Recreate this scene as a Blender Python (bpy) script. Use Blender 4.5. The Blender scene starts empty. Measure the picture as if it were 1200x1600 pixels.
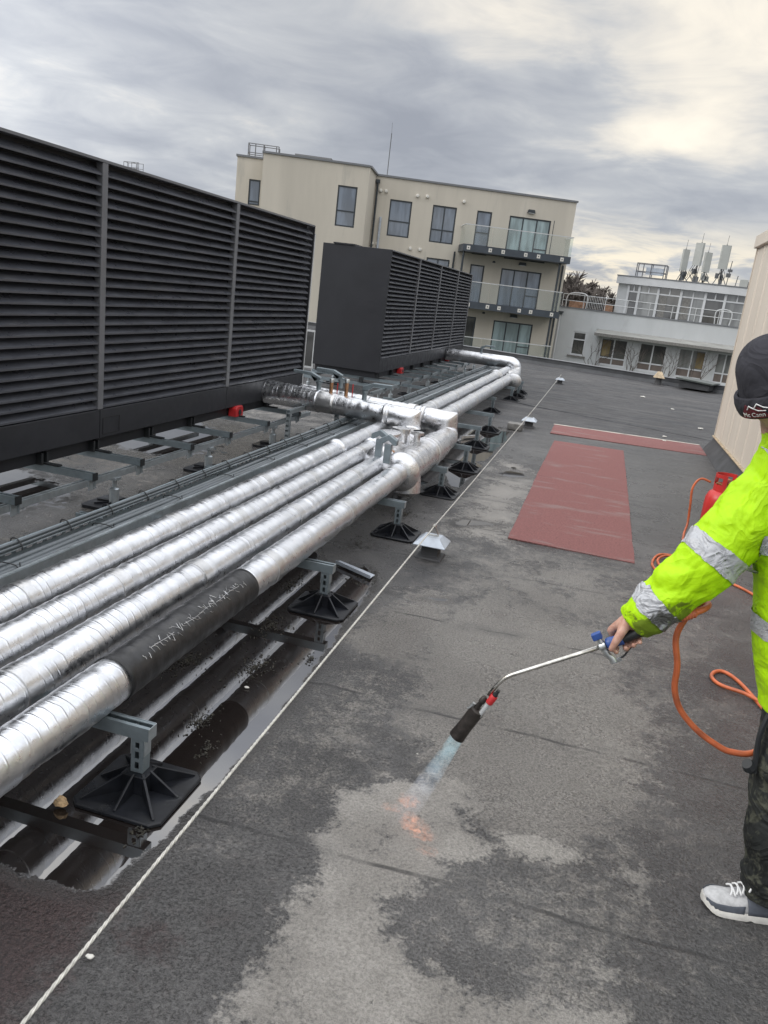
import bpy, bmesh, math, random
import numpy as np
from mathutils import Vector, Matrix, Quaternion, noise as mnoise

random.seed(7)
R = math.radians
SC = bpy.context.scene
COL = SC.collection

# ------------------------------------------------------------------ camera
cam_d = bpy.data.cameras.new("camera")
cam = bpy.data.objects.new("camera", cam_d)
COL.objects.link(cam)
ROT = ((0.9563, 0.1799, -0.2305), (0.2683, -0.2276, 0.9361), (0.1159, -0.9570, -0.2659))
_x = Vector((ROT[0][0], ROT[1][0], ROT[2][0])).normalized()
_b = -Vector((ROT[0][2], ROT[1][2], ROT[2][2])).normalized()
_y = _b.cross(_x).normalized()
_x = _y.cross(_b).normalized()
_m = Matrix((_x, _y, _b)).transposed().to_4x4()
_m.translation = Vector((0, 0, 1.75))
cam.matrix_world = _m
cam_d.sensor_fit = 'VERTICAL'
cam_d.sensor_height = 24.0
cam_d.lens = 1245.0 / 1600.0 * 24.0
cam_d.clip_start = 0.02
cam_d.clip_end = 6000
SC.camera = cam

# ------------------------------------------------------------------ world, sun, exposure
SUN_AZ, SUN_EL = R(246), R(30)          # azimuth from +Y towards +X
world = bpy.data.worlds.new("World")
SC.world = world
world.use_nodes = True
nt = world.node_tree
nt.nodes.clear()


def NN(tree, typ, **kw):
    n = tree.nodes.new(typ)
    for k, v in kw.items():
        if k.startswith('i_'):
            n.inputs[k[2:].replace('_', ' ')].default_value = v
        else:
            setattr(n, k, v)
    return n


def mathn(tree, op, a, b=None, c=None, clamp=False):
    n = tree.nodes.new('ShaderNodeMath')
    n.operation = op
    n.use_clamp = clamp
    for i, v in enumerate((a, b, c)):
        if v is None:
            continue
        if isinstance(v, (int, float)):
            n.inputs[i].default_value = v
        else:
            tree.links.new(v, n.inputs[i])
    return n.outputs[0]


def smooth(tree, v, a, b, lo=0.0, hi=1.0):
    n = tree.nodes.new('ShaderNodeMapRange')
    n.interpolation_type = 'SMOOTHSTEP'
    n.inputs['From Min'].default_value = a
    n.inputs['From Max'].default_value = b
    n.inputs['To Min'].default_value = lo
    n.inputs['To Max'].default_value = hi
    tree.links.new(v, n.inputs['Value'])
    return n.outputs['Result']


def mixc(tree, f, a, b, mode='MIX'):
    n = tree.nodes.new('ShaderNodeMix')
    n.data_type = 'RGBA'
    n.blend_type = mode
    for k, v in ((0, f), (6, a), (7, b)):
        if isinstance(v, (int, float)):
            n.inputs[k].default_value = v
        elif isinstance(v, tuple):
            n.inputs[k].default_value = (v[0], v[1], v[2], 1)
        else:
            tree.links.new(v, n.inputs[k])
    return n.outputs[2]


def noisen(tree, vec, scale, detail=3.0, rough=0.55, dist=0.0, w=None):
    n = tree.nodes.new('ShaderNodeTexNoise')
    n.inputs['Scale'].default_value = scale
    n.inputs['Detail'].default_value = detail
    n.inputs['Roughness'].default_value = rough
    n.inputs['Distortion'].default_value = dist
    if vec is not None:
        tree.links.new(vec, n.inputs['Vector'])
    return n.outputs['Fac']


def vmul(tree, vec, s):
    n = tree.nodes.new('ShaderNodeVectorMath')
    n.operation = 'MULTIPLY'
    tree.links.new(vec, n.inputs[0])
    n.inputs[1].default_value = s
    return n.outputs[0]


tc = NN(nt, 'ShaderNodeTexCoord')
sep = NN(nt, 'ShaderNodeSeparateXYZ')
nt.links.new(tc.outputs['Generated'], sep.inputs[0])
zc = mathn(nt, 'ADD', mathn(nt, 'MAXIMUM', sep.outputs[2], 0.0), 0.17)
px = mathn(nt, 'DIVIDE', sep.outputs[0], zc)
py = mathn(nt, 'DIVIDE', sep.outputs[1], zc)
cmb = NN(nt, 'ShaderNodeCombineXYZ')
nt.links.new(mathn(nt, 'MULTIPLY', px, 0.95), cmb.inputs[0])
nt.links.new(mathn(nt, 'ADD', mathn(nt, 'MULTIPLY', py, 1.0), 7.8), cmb.inputs[1])
nt.links.new(mathn(nt, 'MULTIPLY', sep.outputs[2], 3.0), cmb.inputs[2])
c1 = noisen(nt, cmb.outputs[0], 0.80, 5.0, 0.52, 0.35)
c2 = noisen(nt, cmb.outputs[0], 3.0, 6.0, 0.58, 0.5)
cl = mathn(nt, 'ADD', mathn(nt, 'MULTIPLY', c1, 0.69), mathn(nt, 'MULTIPLY', c2, 0.31))
# thin spots: brighter towards the hidden sun (ahead, right) and along the horizon there
sd = Vector((math.sin(R(1)) * math.cos(R(19)), math.cos(R(1)) * math.cos(R(19)), math.sin(R(19))))
dot = NN(nt, 'ShaderNodeVectorMath', operation='DOT_PRODUCT')
nt.links.new(tc.outputs['Generated'], dot.inputs[0])
dot.inputs[1].default_value = sd
glow = smooth(nt, dot.outputs['Value'], 0.955, 1.0)
clg = mathn(nt, 'ADD', cl, mathn(nt, 'MULTIPLY', glow, 0.095))
clg = mathn(nt, 'ADD', clg, smooth(nt, sep.outputs[2], 0.15, 0.29, -0.015, 0.036))
ramp = NN(nt, 'ShaderNodeValToRGB')
e = ramp.color_ramp.elements
e[0].position = 0.36
e[0].color = (0.335, 0.355, 0.405, 1)
e[1].position = 0.70
e[1].color = (1.05, 0.98, 0.86, 1)
for p_, c_ in ((0.45, (0.415, 0.435, 0.48, 1)), (0.53, (0.53, 0.545, 0.57, 1)), (0.60, (0.72, 0.70, 0.67, 1))):
    el = e.new(p_)
    el.color = c_
nt.links.new(clg, ramp.inputs[0])
# warm low band of thin cloud near the horizon ahead and to the right
hb = mathn(nt, 'MULTIPLY', smooth(nt, sep.outputs[2], 0.01, 0.05), smooth(nt, sep.outputs[2], 0.13, 0.06))
hb = mathn(nt, 'MULTIPLY', hb, smooth(nt, dot.outputs['Value'], 0.90, 0.96))
hb = mathn(nt, 'MULTIPLY', hb, smooth(nt, c2, 0.36, 0.56))
colr = mixc(nt, mathn(nt, 'MULTIPLY', hb, 0.8), ramp.outputs[0], (1.05, 0.93, 0.72))
colr = mixc(nt, mathn(nt, 'MULTIPLY', mathn(nt, 'MULTIPLY', glow, smooth(nt, clg, .50, .66)), 0.45), colr, (1.02, 0.93, 0.77))
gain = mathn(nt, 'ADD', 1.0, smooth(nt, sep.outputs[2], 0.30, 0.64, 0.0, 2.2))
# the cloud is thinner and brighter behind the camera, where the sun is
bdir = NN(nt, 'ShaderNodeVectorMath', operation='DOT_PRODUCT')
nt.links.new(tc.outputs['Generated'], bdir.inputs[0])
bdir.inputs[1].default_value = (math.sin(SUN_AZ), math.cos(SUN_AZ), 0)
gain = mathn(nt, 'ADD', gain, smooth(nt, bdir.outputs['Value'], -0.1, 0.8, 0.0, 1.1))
vs = NN(nt, 'ShaderNodeVectorMath', operation='SCALE')
nt.links.new(colr, vs.inputs[0])
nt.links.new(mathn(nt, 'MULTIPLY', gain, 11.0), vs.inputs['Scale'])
sky = NN(nt, 'ShaderNodeTexSky', sky_type='NISHITA', sun_disc=False)
sky.sun_elevation = SUN_EL
sky.sun_rotation = SUN_AZ
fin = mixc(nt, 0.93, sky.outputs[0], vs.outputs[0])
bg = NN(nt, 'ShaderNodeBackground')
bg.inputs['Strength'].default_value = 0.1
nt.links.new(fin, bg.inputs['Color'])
wo = NN(nt, 'ShaderNodeOutputWorld')
nt.links.new(bg.outputs[0], wo.inputs['Surface'])

sun_d = bpy.data.lights.new("sun", 'SUN')
sun_d.energy = 1.2
sun_d.angle = R(22)
sun_d.color = (1.0, 0.95, 0.87)
sun = bpy.data.objects.new("sun", sun_d)
COL.objects.link(sun)
sun.rotation_euler = Vector((-math.sin(SUN_AZ) * math.cos(SUN_EL), -math.cos(SUN_AZ) * math.cos(SUN_EL), -math.sin(SUN_EL))).to_track_quat('-Z', 'Y').to_euler()

SC.view_settings.view_transform = 'Standard'
SC.view_settings.look = 'None'
SC.view_settings.gamma = 1.0
SC.view_settings.exposure = 0.0
try:
    SC.view_settings.use_curve_mapping = False
except Exception:
    pass
SC.cycles.max_bounces = 8
SC.cycles.transparent_max_bounces = 16
SC.cycles.use_denoising = True

# ------------------------------------------------------------------ helpers: materials
def new_mat(name):
    m = bpy.data.materials.new(name)
    m.use_nodes = True
    t = m.node_tree
    b = t.nodes['Principled BSDF']
    return m, t, b


def mat(name, col, rough=0.6, metal=0.0, var=None, bump=None, rvar=0.0, spec=0.5, dirt=None, stretch=None):
    """plain procedural material: noise-varied colour, optional fine bump, optional dirt patches"""
    m, t, b = new_mat(name)
    geo = NN(t, 'ShaderNodeTexCoord')
    vec = geo.outputs['Object']
    if stretch:
        vec = vmul(t, vec, stretch)
    c = None
    if var:
        n = noisen(t, vec, var[0], 5.0, 0.6)
        f = smooth(t, n, 0.3, 0.7)
        lo = tuple(x * (1 - var[1]) for x in col)
        hi = tuple(min(1, x * (1 + var[1])) for x in col)
        c = mixc(t, f, lo, hi)
    if dirt:
        n2 = noisen(t, vec, dirt[0], 6.0, 0.65, 0.3)
        f2 = smooth(t, n2, dirt[1], dirt[1] + 0.12)
        c = mixc(t, mathn(t, 'MULTIPLY', f2, dirt[3] if len(dirt) > 3 else 0.8), c if c is not None else col, dirt[2])
    if c is not None:
        t.links.new(c, b.inputs['Base Color'])
    else:
        b.inputs['Base Color'].default_value = (*col, 1)
    b.inputs['Metallic'].default_value = metal
    b.inputs['Specular IOR Level'].default_value = spec
    if rvar:
        n3 = noisen(t, vec, 9.0, 4.0)
        t.links.new(smooth(t, n3, 0.3, 0.7, max(0.02, rough - rvar), min(1, rough + rvar)), b.inputs['Roughness'])
    else:
        b.inputs['Roughness'].default_value = rough
    if bump:
        n4 = noisen(t, vec, bump[0], 4.0, 0.6)
        bn = NN(t, 'ShaderNodeBump')
        bn.inputs['Strength'].default_value = bump[1]
        bn.inputs['Distance'].default_value = bump[2] if len(bump) > 2 else 0.003
        t.links.new(n4, bn.inputs['Height'])
        t.links.new(bn.outputs[0], b.inputs['Normal'])
    return m


# ------------------------------------------------------------------ helpers: meshes and objects
class MB:
    def __init__(self):
        self.v = []
        self.f = []

    def add(self, vs, fs):
        o = len(self.v)
        self.v += [tuple(p) for p in vs]
        self.f += [tuple(i + o for i in f) for f in fs]
        return self

    def box(self, x0, x1, y0, y1, z0, z1):
        vs = [(x0, y0, z0), (x1, y0, z0), (x1, y1, z0), (x0, y1, z0), (x0, y0, z1), (x1, y0, z1), (x1, y1, z1), (x0, y1, z1)]
        return self.add(vs, [(3, 2, 1, 0), (4, 5, 6, 7), (0, 1, 5, 4), (1, 2, 6, 5), (2, 3, 7, 6), (3, 0, 4, 7)])

    def obox(self, c, size, rot):
        hx, hy, hz = size[0] / 2, size[1] / 2, size[2] / 2
        vs = [Vector(c) + rot @ Vector((sx * hx, sy * hy, sz * hz)) for sz in (-1, 1) for sx, sy in ((-1, -1), (1, -1), (1, 1), (-1, 1))]
        return self.add(vs, [(3, 2, 1, 0), (4, 5, 6, 7), (0, 1, 5, 4), (1, 2, 6, 5), (2, 3, 7, 6), (3, 0, 4, 7)])

    def bar(self, a, b, w, h=None):
        """rectangular bar between two points"""
        a, b = Vector(a), Vector(b)
        d = b - a
        q = d.to_track_quat('Y', 'Z').to_matrix()
        return self.obox((a + b) / 2, (w, d.length, h or w), q)

    def loft(self, rings, cap=True, closed=False):
        n = len(rings[0])
        o = len(self.v)
        for r in rings:
            self.v += [tuple(p) for p in r]
        m = len(rings)
        for i in range(m - 1 if not closed else m):
            a, b = o + i * n, o + ((i + 1) % m) * n
            for k in range(n):
                k2 = (k + 1) % n
                self.f.append((a + k, a + k2, b + k2, b + k))
        if cap and not closed:
            self.f.append(tuple(o + k for k in reversed(range(n))))
            self.f.append(tuple(o + (m - 1) * n + k for k in range(n)))
        return self

    def tube(self, pts, r, seg=8, cap=True, wob=None):
        pts = [Vector(p) for p in pts]
        rs = r if isinstance(r, (list, tuple)) else [r] * len(pts)
        rings = []
        up = None
        for i, p in enumerate(pts):
            d = (pts[min(i + 1, len(pts) - 1)] - pts[max(i - 1, 0)]).normalized()
            if up is None:
                up = Vector((0, 0, 1)) if abs(d.z) < 0.9 else Vector((0, 1, 0))
            s = d.cross(up)
            if s.length < 1e-5:
                s = d.cross(Vector((1, 0, 0)))
            s.normalize()
            up = s.cross(d).normalized()
            ring = []
            for k in range(seg):
                a = 2 * math.pi * k / seg
                rr = rs[i]
                if wob:
                    rr += wob(i, k, p)
                ring.append(p + (s * math.cos(a) + up * math.sin(a)) * rr)
            rings.append(ring)
        return self.loft(rings, cap)

    def lathe(self, c, prof, seg=24, axis=None):
        """prof: list of (r, h) along axis from point c"""
        c = Vector(c)
        ax = Vector(axis or (0, 0, 1)).normalized()
        s = ax.orthogonal().normalized()
        t = ax.cross(s)
        rings = [[c + ax * h + (s * math.cos(2 * math.pi * k / seg) + t * math.sin(2 * math.pi * k / seg)) * max(r, 1e-4) for k in range(seg)] for r, h in prof]
        return self.loft(rings, True)

    def prism(self, poly, axis, a, b):
        """extrude a 2-D polygon along x, y or z between a and b"""
        def P(u, v, w):
            return {'x': (w, u, v), 'y': (u, w, v), 'z': (u, v, w)}[axis]
        n = len(poly)
        vs = [P(u, v, a) for u, v in poly] + [P(u, v, b) for u, v in poly]
        fs = [tuple(reversed(range(n))), tuple(range(n, 2 * n))]
        fs += [(k, (k + 1) % n, n + (k + 1) % n, n + k) for k in range(n)]
        return self.add(vs, fs)

    def build(self, name, m, parent=None, smooth=False, bevel=0.0, fix=True):
        me = bpy.data.meshes.new(name)
        off = OFF.get(parent.name, Vector((0, 0, 0))) if parent is not None else Vector((0, 0, 0))
        vs = [(p[0] - off[0], p[1] - off[1], p[2] - off[2]) for p in self.v]
        me.from_pydata(vs, [], self.f)
        if fix:
            bm = bmesh.new()
            bm.from_mesh(me)
            bmesh.ops.recalc_face_normals(bm, faces=bm.faces)
            bm.to_mesh(me)
            bm.free()
        if m is not None:
            me.materials.append(m)
        if smooth:
            me.shade_smooth()
            if smooth == 'auto':
                try:
                    me.set_sharp_from_angle(angle=R(38))
                except Exception:
                    pass
        o = bpy.data.objects.new(name, me)
        COL.objects.link(o)
        if bevel:
            bv = o.modifiers.new("bevel", 'BEVEL')
            bv.width = bevel
            bv.segments = 2
            bv.limit_method = 'ANGLE'
            bv.angle_limit = R(50)
        if parent is not None:
            o.parent = parent
            OFF[o.name] = off
        return o


OFF = {}


def tag(o, label=None, cat=None, group=None, kind=None):
    if label:
        o['label'] = label
    if cat:
        o['category'] = cat
    if group:
        o['group'] = group
    if kind:
        o['kind'] = kind
    return o


def thing(name, label, cat, loc=(0, 0, 0), group=None, rotz=0.0, local=False):
    o = bpy.data.objects.new(name, None)
    o.empty_display_size = 0.1
    COL.objects.link(o)
    o.location = loc
    o.rotation_euler = (0, 0, rotz)
    if not local and not rotz:
        OFF[o.name] = Vector(loc)
    return tag(o, label, cat, group)


def copy_tree(o, parent=None):
    c = o.copy()
    COL.objects.link(c)
    if parent is not None:
        c.parent = parent
    for ch in list(o.children):
        copy_tree(ch, c)
    return c


def copy_thing(o, loc, label=None, group=None, rotz=None):
    c = copy_tree(o)
    c.location = loc
    if rotz is not None:
        c.rotation_euler = (0, 0, rotz)
    return tag(c, label, None, group)


def spline(pts, n=8):
    """Catmull-Rom through points"""
    P = [Vector(p) for p in pts]
    P = [P[0] * 2 - P[1]] + P + [P[-1] * 2 - P[-2]]
    out = []
    for i in range(1, len(P) - 2):
        for k in range(n):
            t = k / n
            a, b, c, d = P[i - 1], P[i], P[i + 1], P[i + 2]
            out.append(0.5 * ((2 * b) + (c - a) * t + (2 * a - 5 * b + 4 * c - d) * t * t + (3 * b - a - 3 * c + d) * t ** 3))
    out.append(P[-2])
    return out


# ------------------------------------------------------------------ materials
M = {}
M['slat'] = mat('dark_slat', (0.050, 0.053, 0.063), 0.36, 0.0, var=(3.0, 0.18), rvar=0.10, dirt=(2.2, 0.57, (0.085, 0.085, 0.09), 0.45), stretch=(1, .8, 3))
M['panel'] = mat('dark_panel', (0.021, 0.022, 0.026), 0.45, 0.0, var=(2.0, 0.12), rvar=0.08, spec=.35)
M['void'] = mat('louvre_back', (0.012, 0.012, 0.014), 0.8)
M['post'] = mat('grey_post', (0.11, 0.112, 0.12), 0.4, 0.0, var=(4.0, 0.12))
M['palealu'] = mat('pale_aluminium', (0.55, 0.56, 0.56), 0.4, 0.3, var=(6.0, 0.1))
M['galv'] = mat('galvanised_steel', (0.42, 0.46, 0.48), 0.42, 0.75, var=(28.0, 0.10), rvar=0.12, bump=(90, 0.12, 0.001))
M['galv_dull'] = mat('dull_strut_steel', (0.22, 0.26, 0.28), 0.45, 0.55, var=(18.0, 0.12), rvar=0.10, dirt=(6.0, 0.62, (0.12, 0.13, 0.13), 0.4))
M['rubber'] = mat('black_rubber', (0.009, 0.010, 0.013), 0.38, 0.0, var=(14.0, 0.4), rvar=0.12, dirt=(11.0, 0.62, (0.05, 0.052, 0.054), 0.5), spec=.35)
M['cable'] = mat('grey_cable', (0.10, 0.115, 0.125), 0.4, 0.0, var=(5, .1))
M['cable_blk'] = mat('black_cable', (0.015, 0.016, 0.018), 0.45)
M['redplastic'] = mat('red_plastic', (0.46, 0.022, 0.025), 0.4, 0.0, var=(10, .2))
M['copper'] = mat('copper', (0.45, 0.25, 0.14), 0.4, 0.8, var=(20, .25))
M['steel'] = mat('steel_tube', (0.62, 0.60, 0.55), 0.28, 1.0, var=(30, .25), rvar=.1)
M['cream'] = mat('cream_render', (0.51, 0.47, 0.40), 0.85, 0.0, var=(0.5, 0.07), dirt=(0.7, 0.58, (0.385, 0.365, 0.32), 0.6), stretch=(1.6, 1.6, 0.25), bump=(30, .1, .004))
M['capgrey'] = mat('grey_coping', (0.17, 0.175, 0.185), 0.5, 0.2)
M['frame'] = mat('dark_window_frame', (0.030, 0.038, 0.045), 0.45)
M['balc'] = mat('dark_balcony_steel', (0.045, 0.055, 0.068), 0.5, 0.0, var=(2, .15))
M['white'] = mat('white_render', (0.47, 0.485, 0.49), 0.8, 0.0, var=(0.8, 0.06), dirt=(0.9, 0.62, (0.37, 0.375, 0.37), 0.5), stretch=(1, 1, .4))
M['whiteframe'] = mat('white_frame', (0.52, 0.53, 0.54), 0.5, 0.0, var=(2, .06))
M['brownpanel'] = mat('brown_panel', (0.13, 0.105, 0.09), 0.6, 0.0, var=(2, .2))
M['felt_grey'] = mat('grey_felt_awning', (0.26, 0.26, 0.245), 0.85, 0.0, var=(3, .2), stretch=(.5, 4, 4))
M['antenna'] = mat('antenna_white', (0.36, 0.37, 0.35), 0.5, 0.0, var=(2, .08))
M['antenna_dk'] = mat('antenna_bracket', (0.10, 0.105, 0.11), 0.5, 0.2)
M['twig'] = mat('bare_twig', (0.10, 0.085, 0.075), 0.9, 0.0, var=(1.2, .3))
M['fartwig'] = mat('far_bare_tree', (0.105, 0.090, 0.080), 0.95, 0.0, var=(.6, .35))
M['clad'] = mat('beige_cladding', (0.53, 0.475, 0.405), 0.5, 0.0, var=(1.0, 0.06), dirt=(1.3, 0.63, (0.36, 0.31, 0.25), 0.45), stretch=(1, 2.0, .35))
M['upstand'] = mat('felt_upstand', (0.045, 0.045, 0.047), 0.7, 0.0, var=(4, .3), bump=(200, .3, .002))
M['felt_edge'] = mat('parapet_felt', (0.035, 0.037, 0.041), 0.6, 0.0, var=(2.5, .3), bump=(60, .25, .004))
M['mat_red'] = mat('red_mineral_felt', (0.190, 0.074, 0.068), 0.85, 0.0, var=(120.0, 0.45), dirt=(2.6, 0.54, (0.215, 0.145, 0.135), 0.75), stretch=(0.55, 2.2, 1), bump=(320, .5, .003))
M['creamline'] = mat('cream_lap_line', (0.42, 0.39, 0.34), 0.8, 0.0, var=(5, .3))
M['hoodpale'] = mat('hood_grey', (0.44, 0.48, 0.53), 0.45, 0.35, var=(8, .12), rvar=.1)
M['rope'] = mat('steel_rope', (0.55, 0.53, 0.48), 0.45, 0.25, var=(40, .2))
M['hose'] = mat('orange_hose', (0.50, 0.120, 0.042), 0.45, 0.0, var=(9, .25), dirt=(7.0, .54, (.25, .065, .03), .75))
M['hose_dk'] = mat('rubbed_orange_hose', (0.40, 0.10, 0.045), 0.45, 0.0, var=(9, .25))
M['bottle'] = mat('red_gas_bottle', (0.47, 0.028, 0.024), 0.38, 0.0, var=(5, .15), dirt=(6, .66, (.25, .05, .04), .6))
M['blue'] = mat('blue_plastic', (0.030, 0.075, 0.26), 0.38, 0.0, var=(30, .2))
M['blackpl'] = mat('black_plastic', (0.018, 0.020, 0.022), 0.42)
M['bell'] = mat('scorched_burner', (0.045, 0.038, 0.034), 0.5, 0.5, var=(25, .45), bump=(60, .2, .001))
M['zinc'] = mat('zinc_casting', (0.48, 0.50, 0.50), 0.35, 0.85, var=(30, .2))
M['stone'] = mat('tan_stone', (0.42, 0.29, 0.16), 0.8, 0.0, var=(40, .4), bump=(50, .6, .004))
M['litter'] = mat('pale_litter', (0.62, 0.60, 0.55), 0.7)
M['moss'] = mat('wet_moss_debris', (0.035, 0.032, 0.024), 0.55, 0.0, var=(30, .6))
M['tan'] = mat('tan_cowl', (0.42, 0.33, 0.22), 0.6, 0.0, var=(10, .3))
M['concrete'] = mat('grey_block', (0.17, 0.165, 0.155), 0.9, 0.0, var=(15, .3), bump=(60, .4, .004))
M['hatch'] = mat('hatch_lid', (0.06, 0.07, 0.065), 0.5, 0.0, var=(4, .25))


def glass_mat(name, col, rough=0.06, spec=0.9, curtain=None):
    m, t, b = new_mat(name)
    geo = NN(t, 'ShaderNodeTexCoord')
    n = noisen(t, vmul(t, geo.outputs['Object'], (2.6, 1, 0.5)), 1.0, 3.0)
    lo = tuple(x * 0.72 for x in col)
    hi = tuple(x * 1.25 for x in col)
    t.links.new(mixc(t, smooth(t, n, .35, .65), lo, hi), b.inputs['Base Color'])
    b.inputs['Roughness'].default_value = rough
    b.inputs['Specular IOR Level'].default_value = spec
    b.inputs['IOR'].default_value = 1.6
    return m


M['glass_blue'] = glass_mat('window_glass', (0.135, 0.165, 0.21))
M['glass_curtain'] = glass_mat('curtained_glass', (0.26, 0.335, 0.345), 0.10, 0.7)
M['glass_dark'] = glass_mat('dark_glass', (0.055, 0.055, 0.052))
M['glass_pav'] = glass_mat('pavilion_glass', (0.16, 0.165, 0.16))
M['glass_warm'] = glass_mat('warm_glass', (0.20, 0.15, 0.07))


def clear_glass(name, tint, fac):
    m, t, b = new_mat(name)
    tr = NN(t, 'ShaderNodeBsdfTransparent')
    tr.inputs[0].default_value = (*tint, 1)
    gl = NN(t, 'ShaderNodeBsdfGlossy')
    gl.inputs['Roughness'].default_value = 0.04
    df = NN(t, 'ShaderNodeBsdfDiffuse')
    df.inputs[0].default_value = (.5, .55, .55, 1)
    m0 = NN(t, 'ShaderNodeMixShader')
    m0.inputs[0].default_value = 0.4
    t.links.new(gl.outputs[0], m0.inputs[1])
    t.links.new(df.outputs[0], m0.inputs[2])
    mx = NN(t, 'ShaderNodeMixShader')
    mx.inputs[0].default_value = fac
    t.links.new(tr.outputs[0], mx.inputs[1])
    t.links.new(m0.outputs[0], mx.inputs[2])
    t.links.new(mx.outputs[0], t.nodes['Material Output'].inputs[0])
    return m


M['balglass'] = clear_glass('balcony_glass', (0.945, 0.962, 0.957), 0.06)


def foil_mat(name, base, rough, amp=1.0, ring=None):
    m, t, b = new_mat(name)
    geo = NN(t, 'ShaderNodeTexCoord')
    P = geo.outputs['Object']
    n1 = noisen(t, P, 7.0, 5.0, 0.6, 0.3)
    n2 = noisen(t, P, 34.0, 4.0, 0.6, 0.5)
    n3 = noisen(t, vmul(t, P, (9, 26, 9)), 1.0, 4.0, 0.6, 0.8)
    t.links.new(mixc(t, smooth(t, n1, .35, .7), tuple(x * .82 for x in base), base), b.inputs['Base Color'])
    b.inputs['Metallic'].default_value = 1.0
    t.links.new(smooth(t, n2, .3, .7, rough - .07, rough + .10), b.inputs['Roughness'])
    # reinforcing scrim creases: thin wandering ridges
    v = NN(t, 'ShaderNodeTexVoronoi', feature='DISTANCE_TO_EDGE')
    wv = NN(t, 'ShaderNodeVectorMath', operation='ADD')
    t.links.new(vmul(t, P, (11, 19, 11)), wv.inputs[0])
    nz = NN(t, 'ShaderNodeTexNoise')
    nz.inputs['Scale'].default_value = 12.0
    t.links.new(P, nz.inputs['Vector'])
    t.links.new(nz.outputs['Color'], wv.inputs[1])
    t.links.new(wv.outputs[0], v.inputs['Vector'])
    v.inputs['Scale'].default_value = 1.0
    ridge = smooth(t, v.outputs['Distance'], 0.0, 0.06, 1.0, 0.0)
    h = mathn(t, 'ADD', mathn(t, 'MULTIPLY', n3, 0.40 * amp), mathn(t, 'MULTIPLY', n2, 0.12 * amp))
    h = mathn(t, 'ADD', h, mathn(t, 'MULTIPLY', ridge, 0.07))
    if ring:
        # creases running round the pipe where the jacket was bent and taped
        sp = NN(t, 'ShaderNodeSeparateXYZ')
        t.links.new(P, sp.inputs[0])
        wob = noisen(t, P, 5.0, 3.0, .5)
        co = mathn(t, 'ADD', sp.outputs[1 if ring == 'y' else 0], mathn(t, 'MULTIPLY', wob, 0.075))
        fr_ = mathn(t, 'FRACT', mathn(t, 'DIVIDE', co, 0.043))
        rd = smooth(t, mathn(t, 'ABSOLUTE', mathn(t, 'SUBTRACT', fr_, .5)), 0.0, 0.13, 1.0, 0.0)
        rd = mathn(t, 'MULTIPLY', rd, smooth(t, noisen(t, P, 6.5, 3.0, .6), .42, .62))
        h = mathn(t, 'ADD', h, mathn(t, 'MULTIPLY', rd, 0.46))
    bn = NN(t, 'ShaderNodeBump')
    bn.inputs['Strength'].default_value = 0.55
    bn.inputs['Distance'].default_value = 0.005
    t.links.new(h, bn.inputs['Height'])
    t.links.new(bn.outputs[0], b.inputs['Normal'])
    return m


M['foil'] = foil_mat('foil_jacket', (0.76, 0.77, 0.79), 0.33, .7, ring='y')
M['foiltape'] = foil_mat('foil_tape', (0.68, 0.68, 0.68), 0.34, 1.8)
M['foil_x'] = foil_mat('foil_jacket_across', (0.72, 0.73, 0.75), 0.33, 2.0, ring='x')
M['foil_c'] = foil_mat('creased_foil', (0.74, 0.74, 0.75), 0.31, 2.6)
M['foil_dark'] = foil_mat('crumpled_foil', (0.74, 0.75, 0.77), 0.30, 1.8, ring='x')
M['bitumen'] = mat('bitumen_wrap', (0.014, 0.014, 0.015), 0.42, 0.0, var=(20, .5), rvar=.14, bump=(24, .5, .004), stretch=(1, 1.6, 1))


# ================================================================== SETTING: roof deck
def inpoly_soft(X, Y, poly, soft):
    """1 inside the polygon, falling to 0 over the distance soft outside and rising inside"""
    P = np.array(poly, float)
    inside = np.zeros(X.shape, bool)
    d2 = np.full(X.shape, 1e9)
    n = len(P)
    for i in range(n):
        x1, y1 = P[i]
        x2, y2 = P[(i + 1) % n]
        c = ((y1 > Y) != (y2 > Y)) & (X < (x2 - x1) * (Y - y1) / (y2 - y1 + 1e-12) + x1)
        inside ^= c
        dx, dy = x2 - x1, y2 - y1
        t = np.clip(((X - x1) * dx + (Y - y1) * dy) / (dx * dx + dy * dy + 1e-12), 0, 1)
        d2 = np.minimum(d2, (X - x1 - t * dx) ** 2 + (Y - y1 - t * dy) ** 2)
    d = np.sqrt(d2)
    s = np.where(inside, d, -d)
    return np.clip(0.5 + 0.5 * s / soft, 0, 1)


def steps(parts):
    out = []
    for a, b, st in parts:
        out += list(np.arange(a, b - 1e-6, st))
    out.append(parts[-1][1])
    return np.array(out)


def y_far(x):
    return 27.0 - 0.337 * (x + 1.65)     # line of the far parapet


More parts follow.
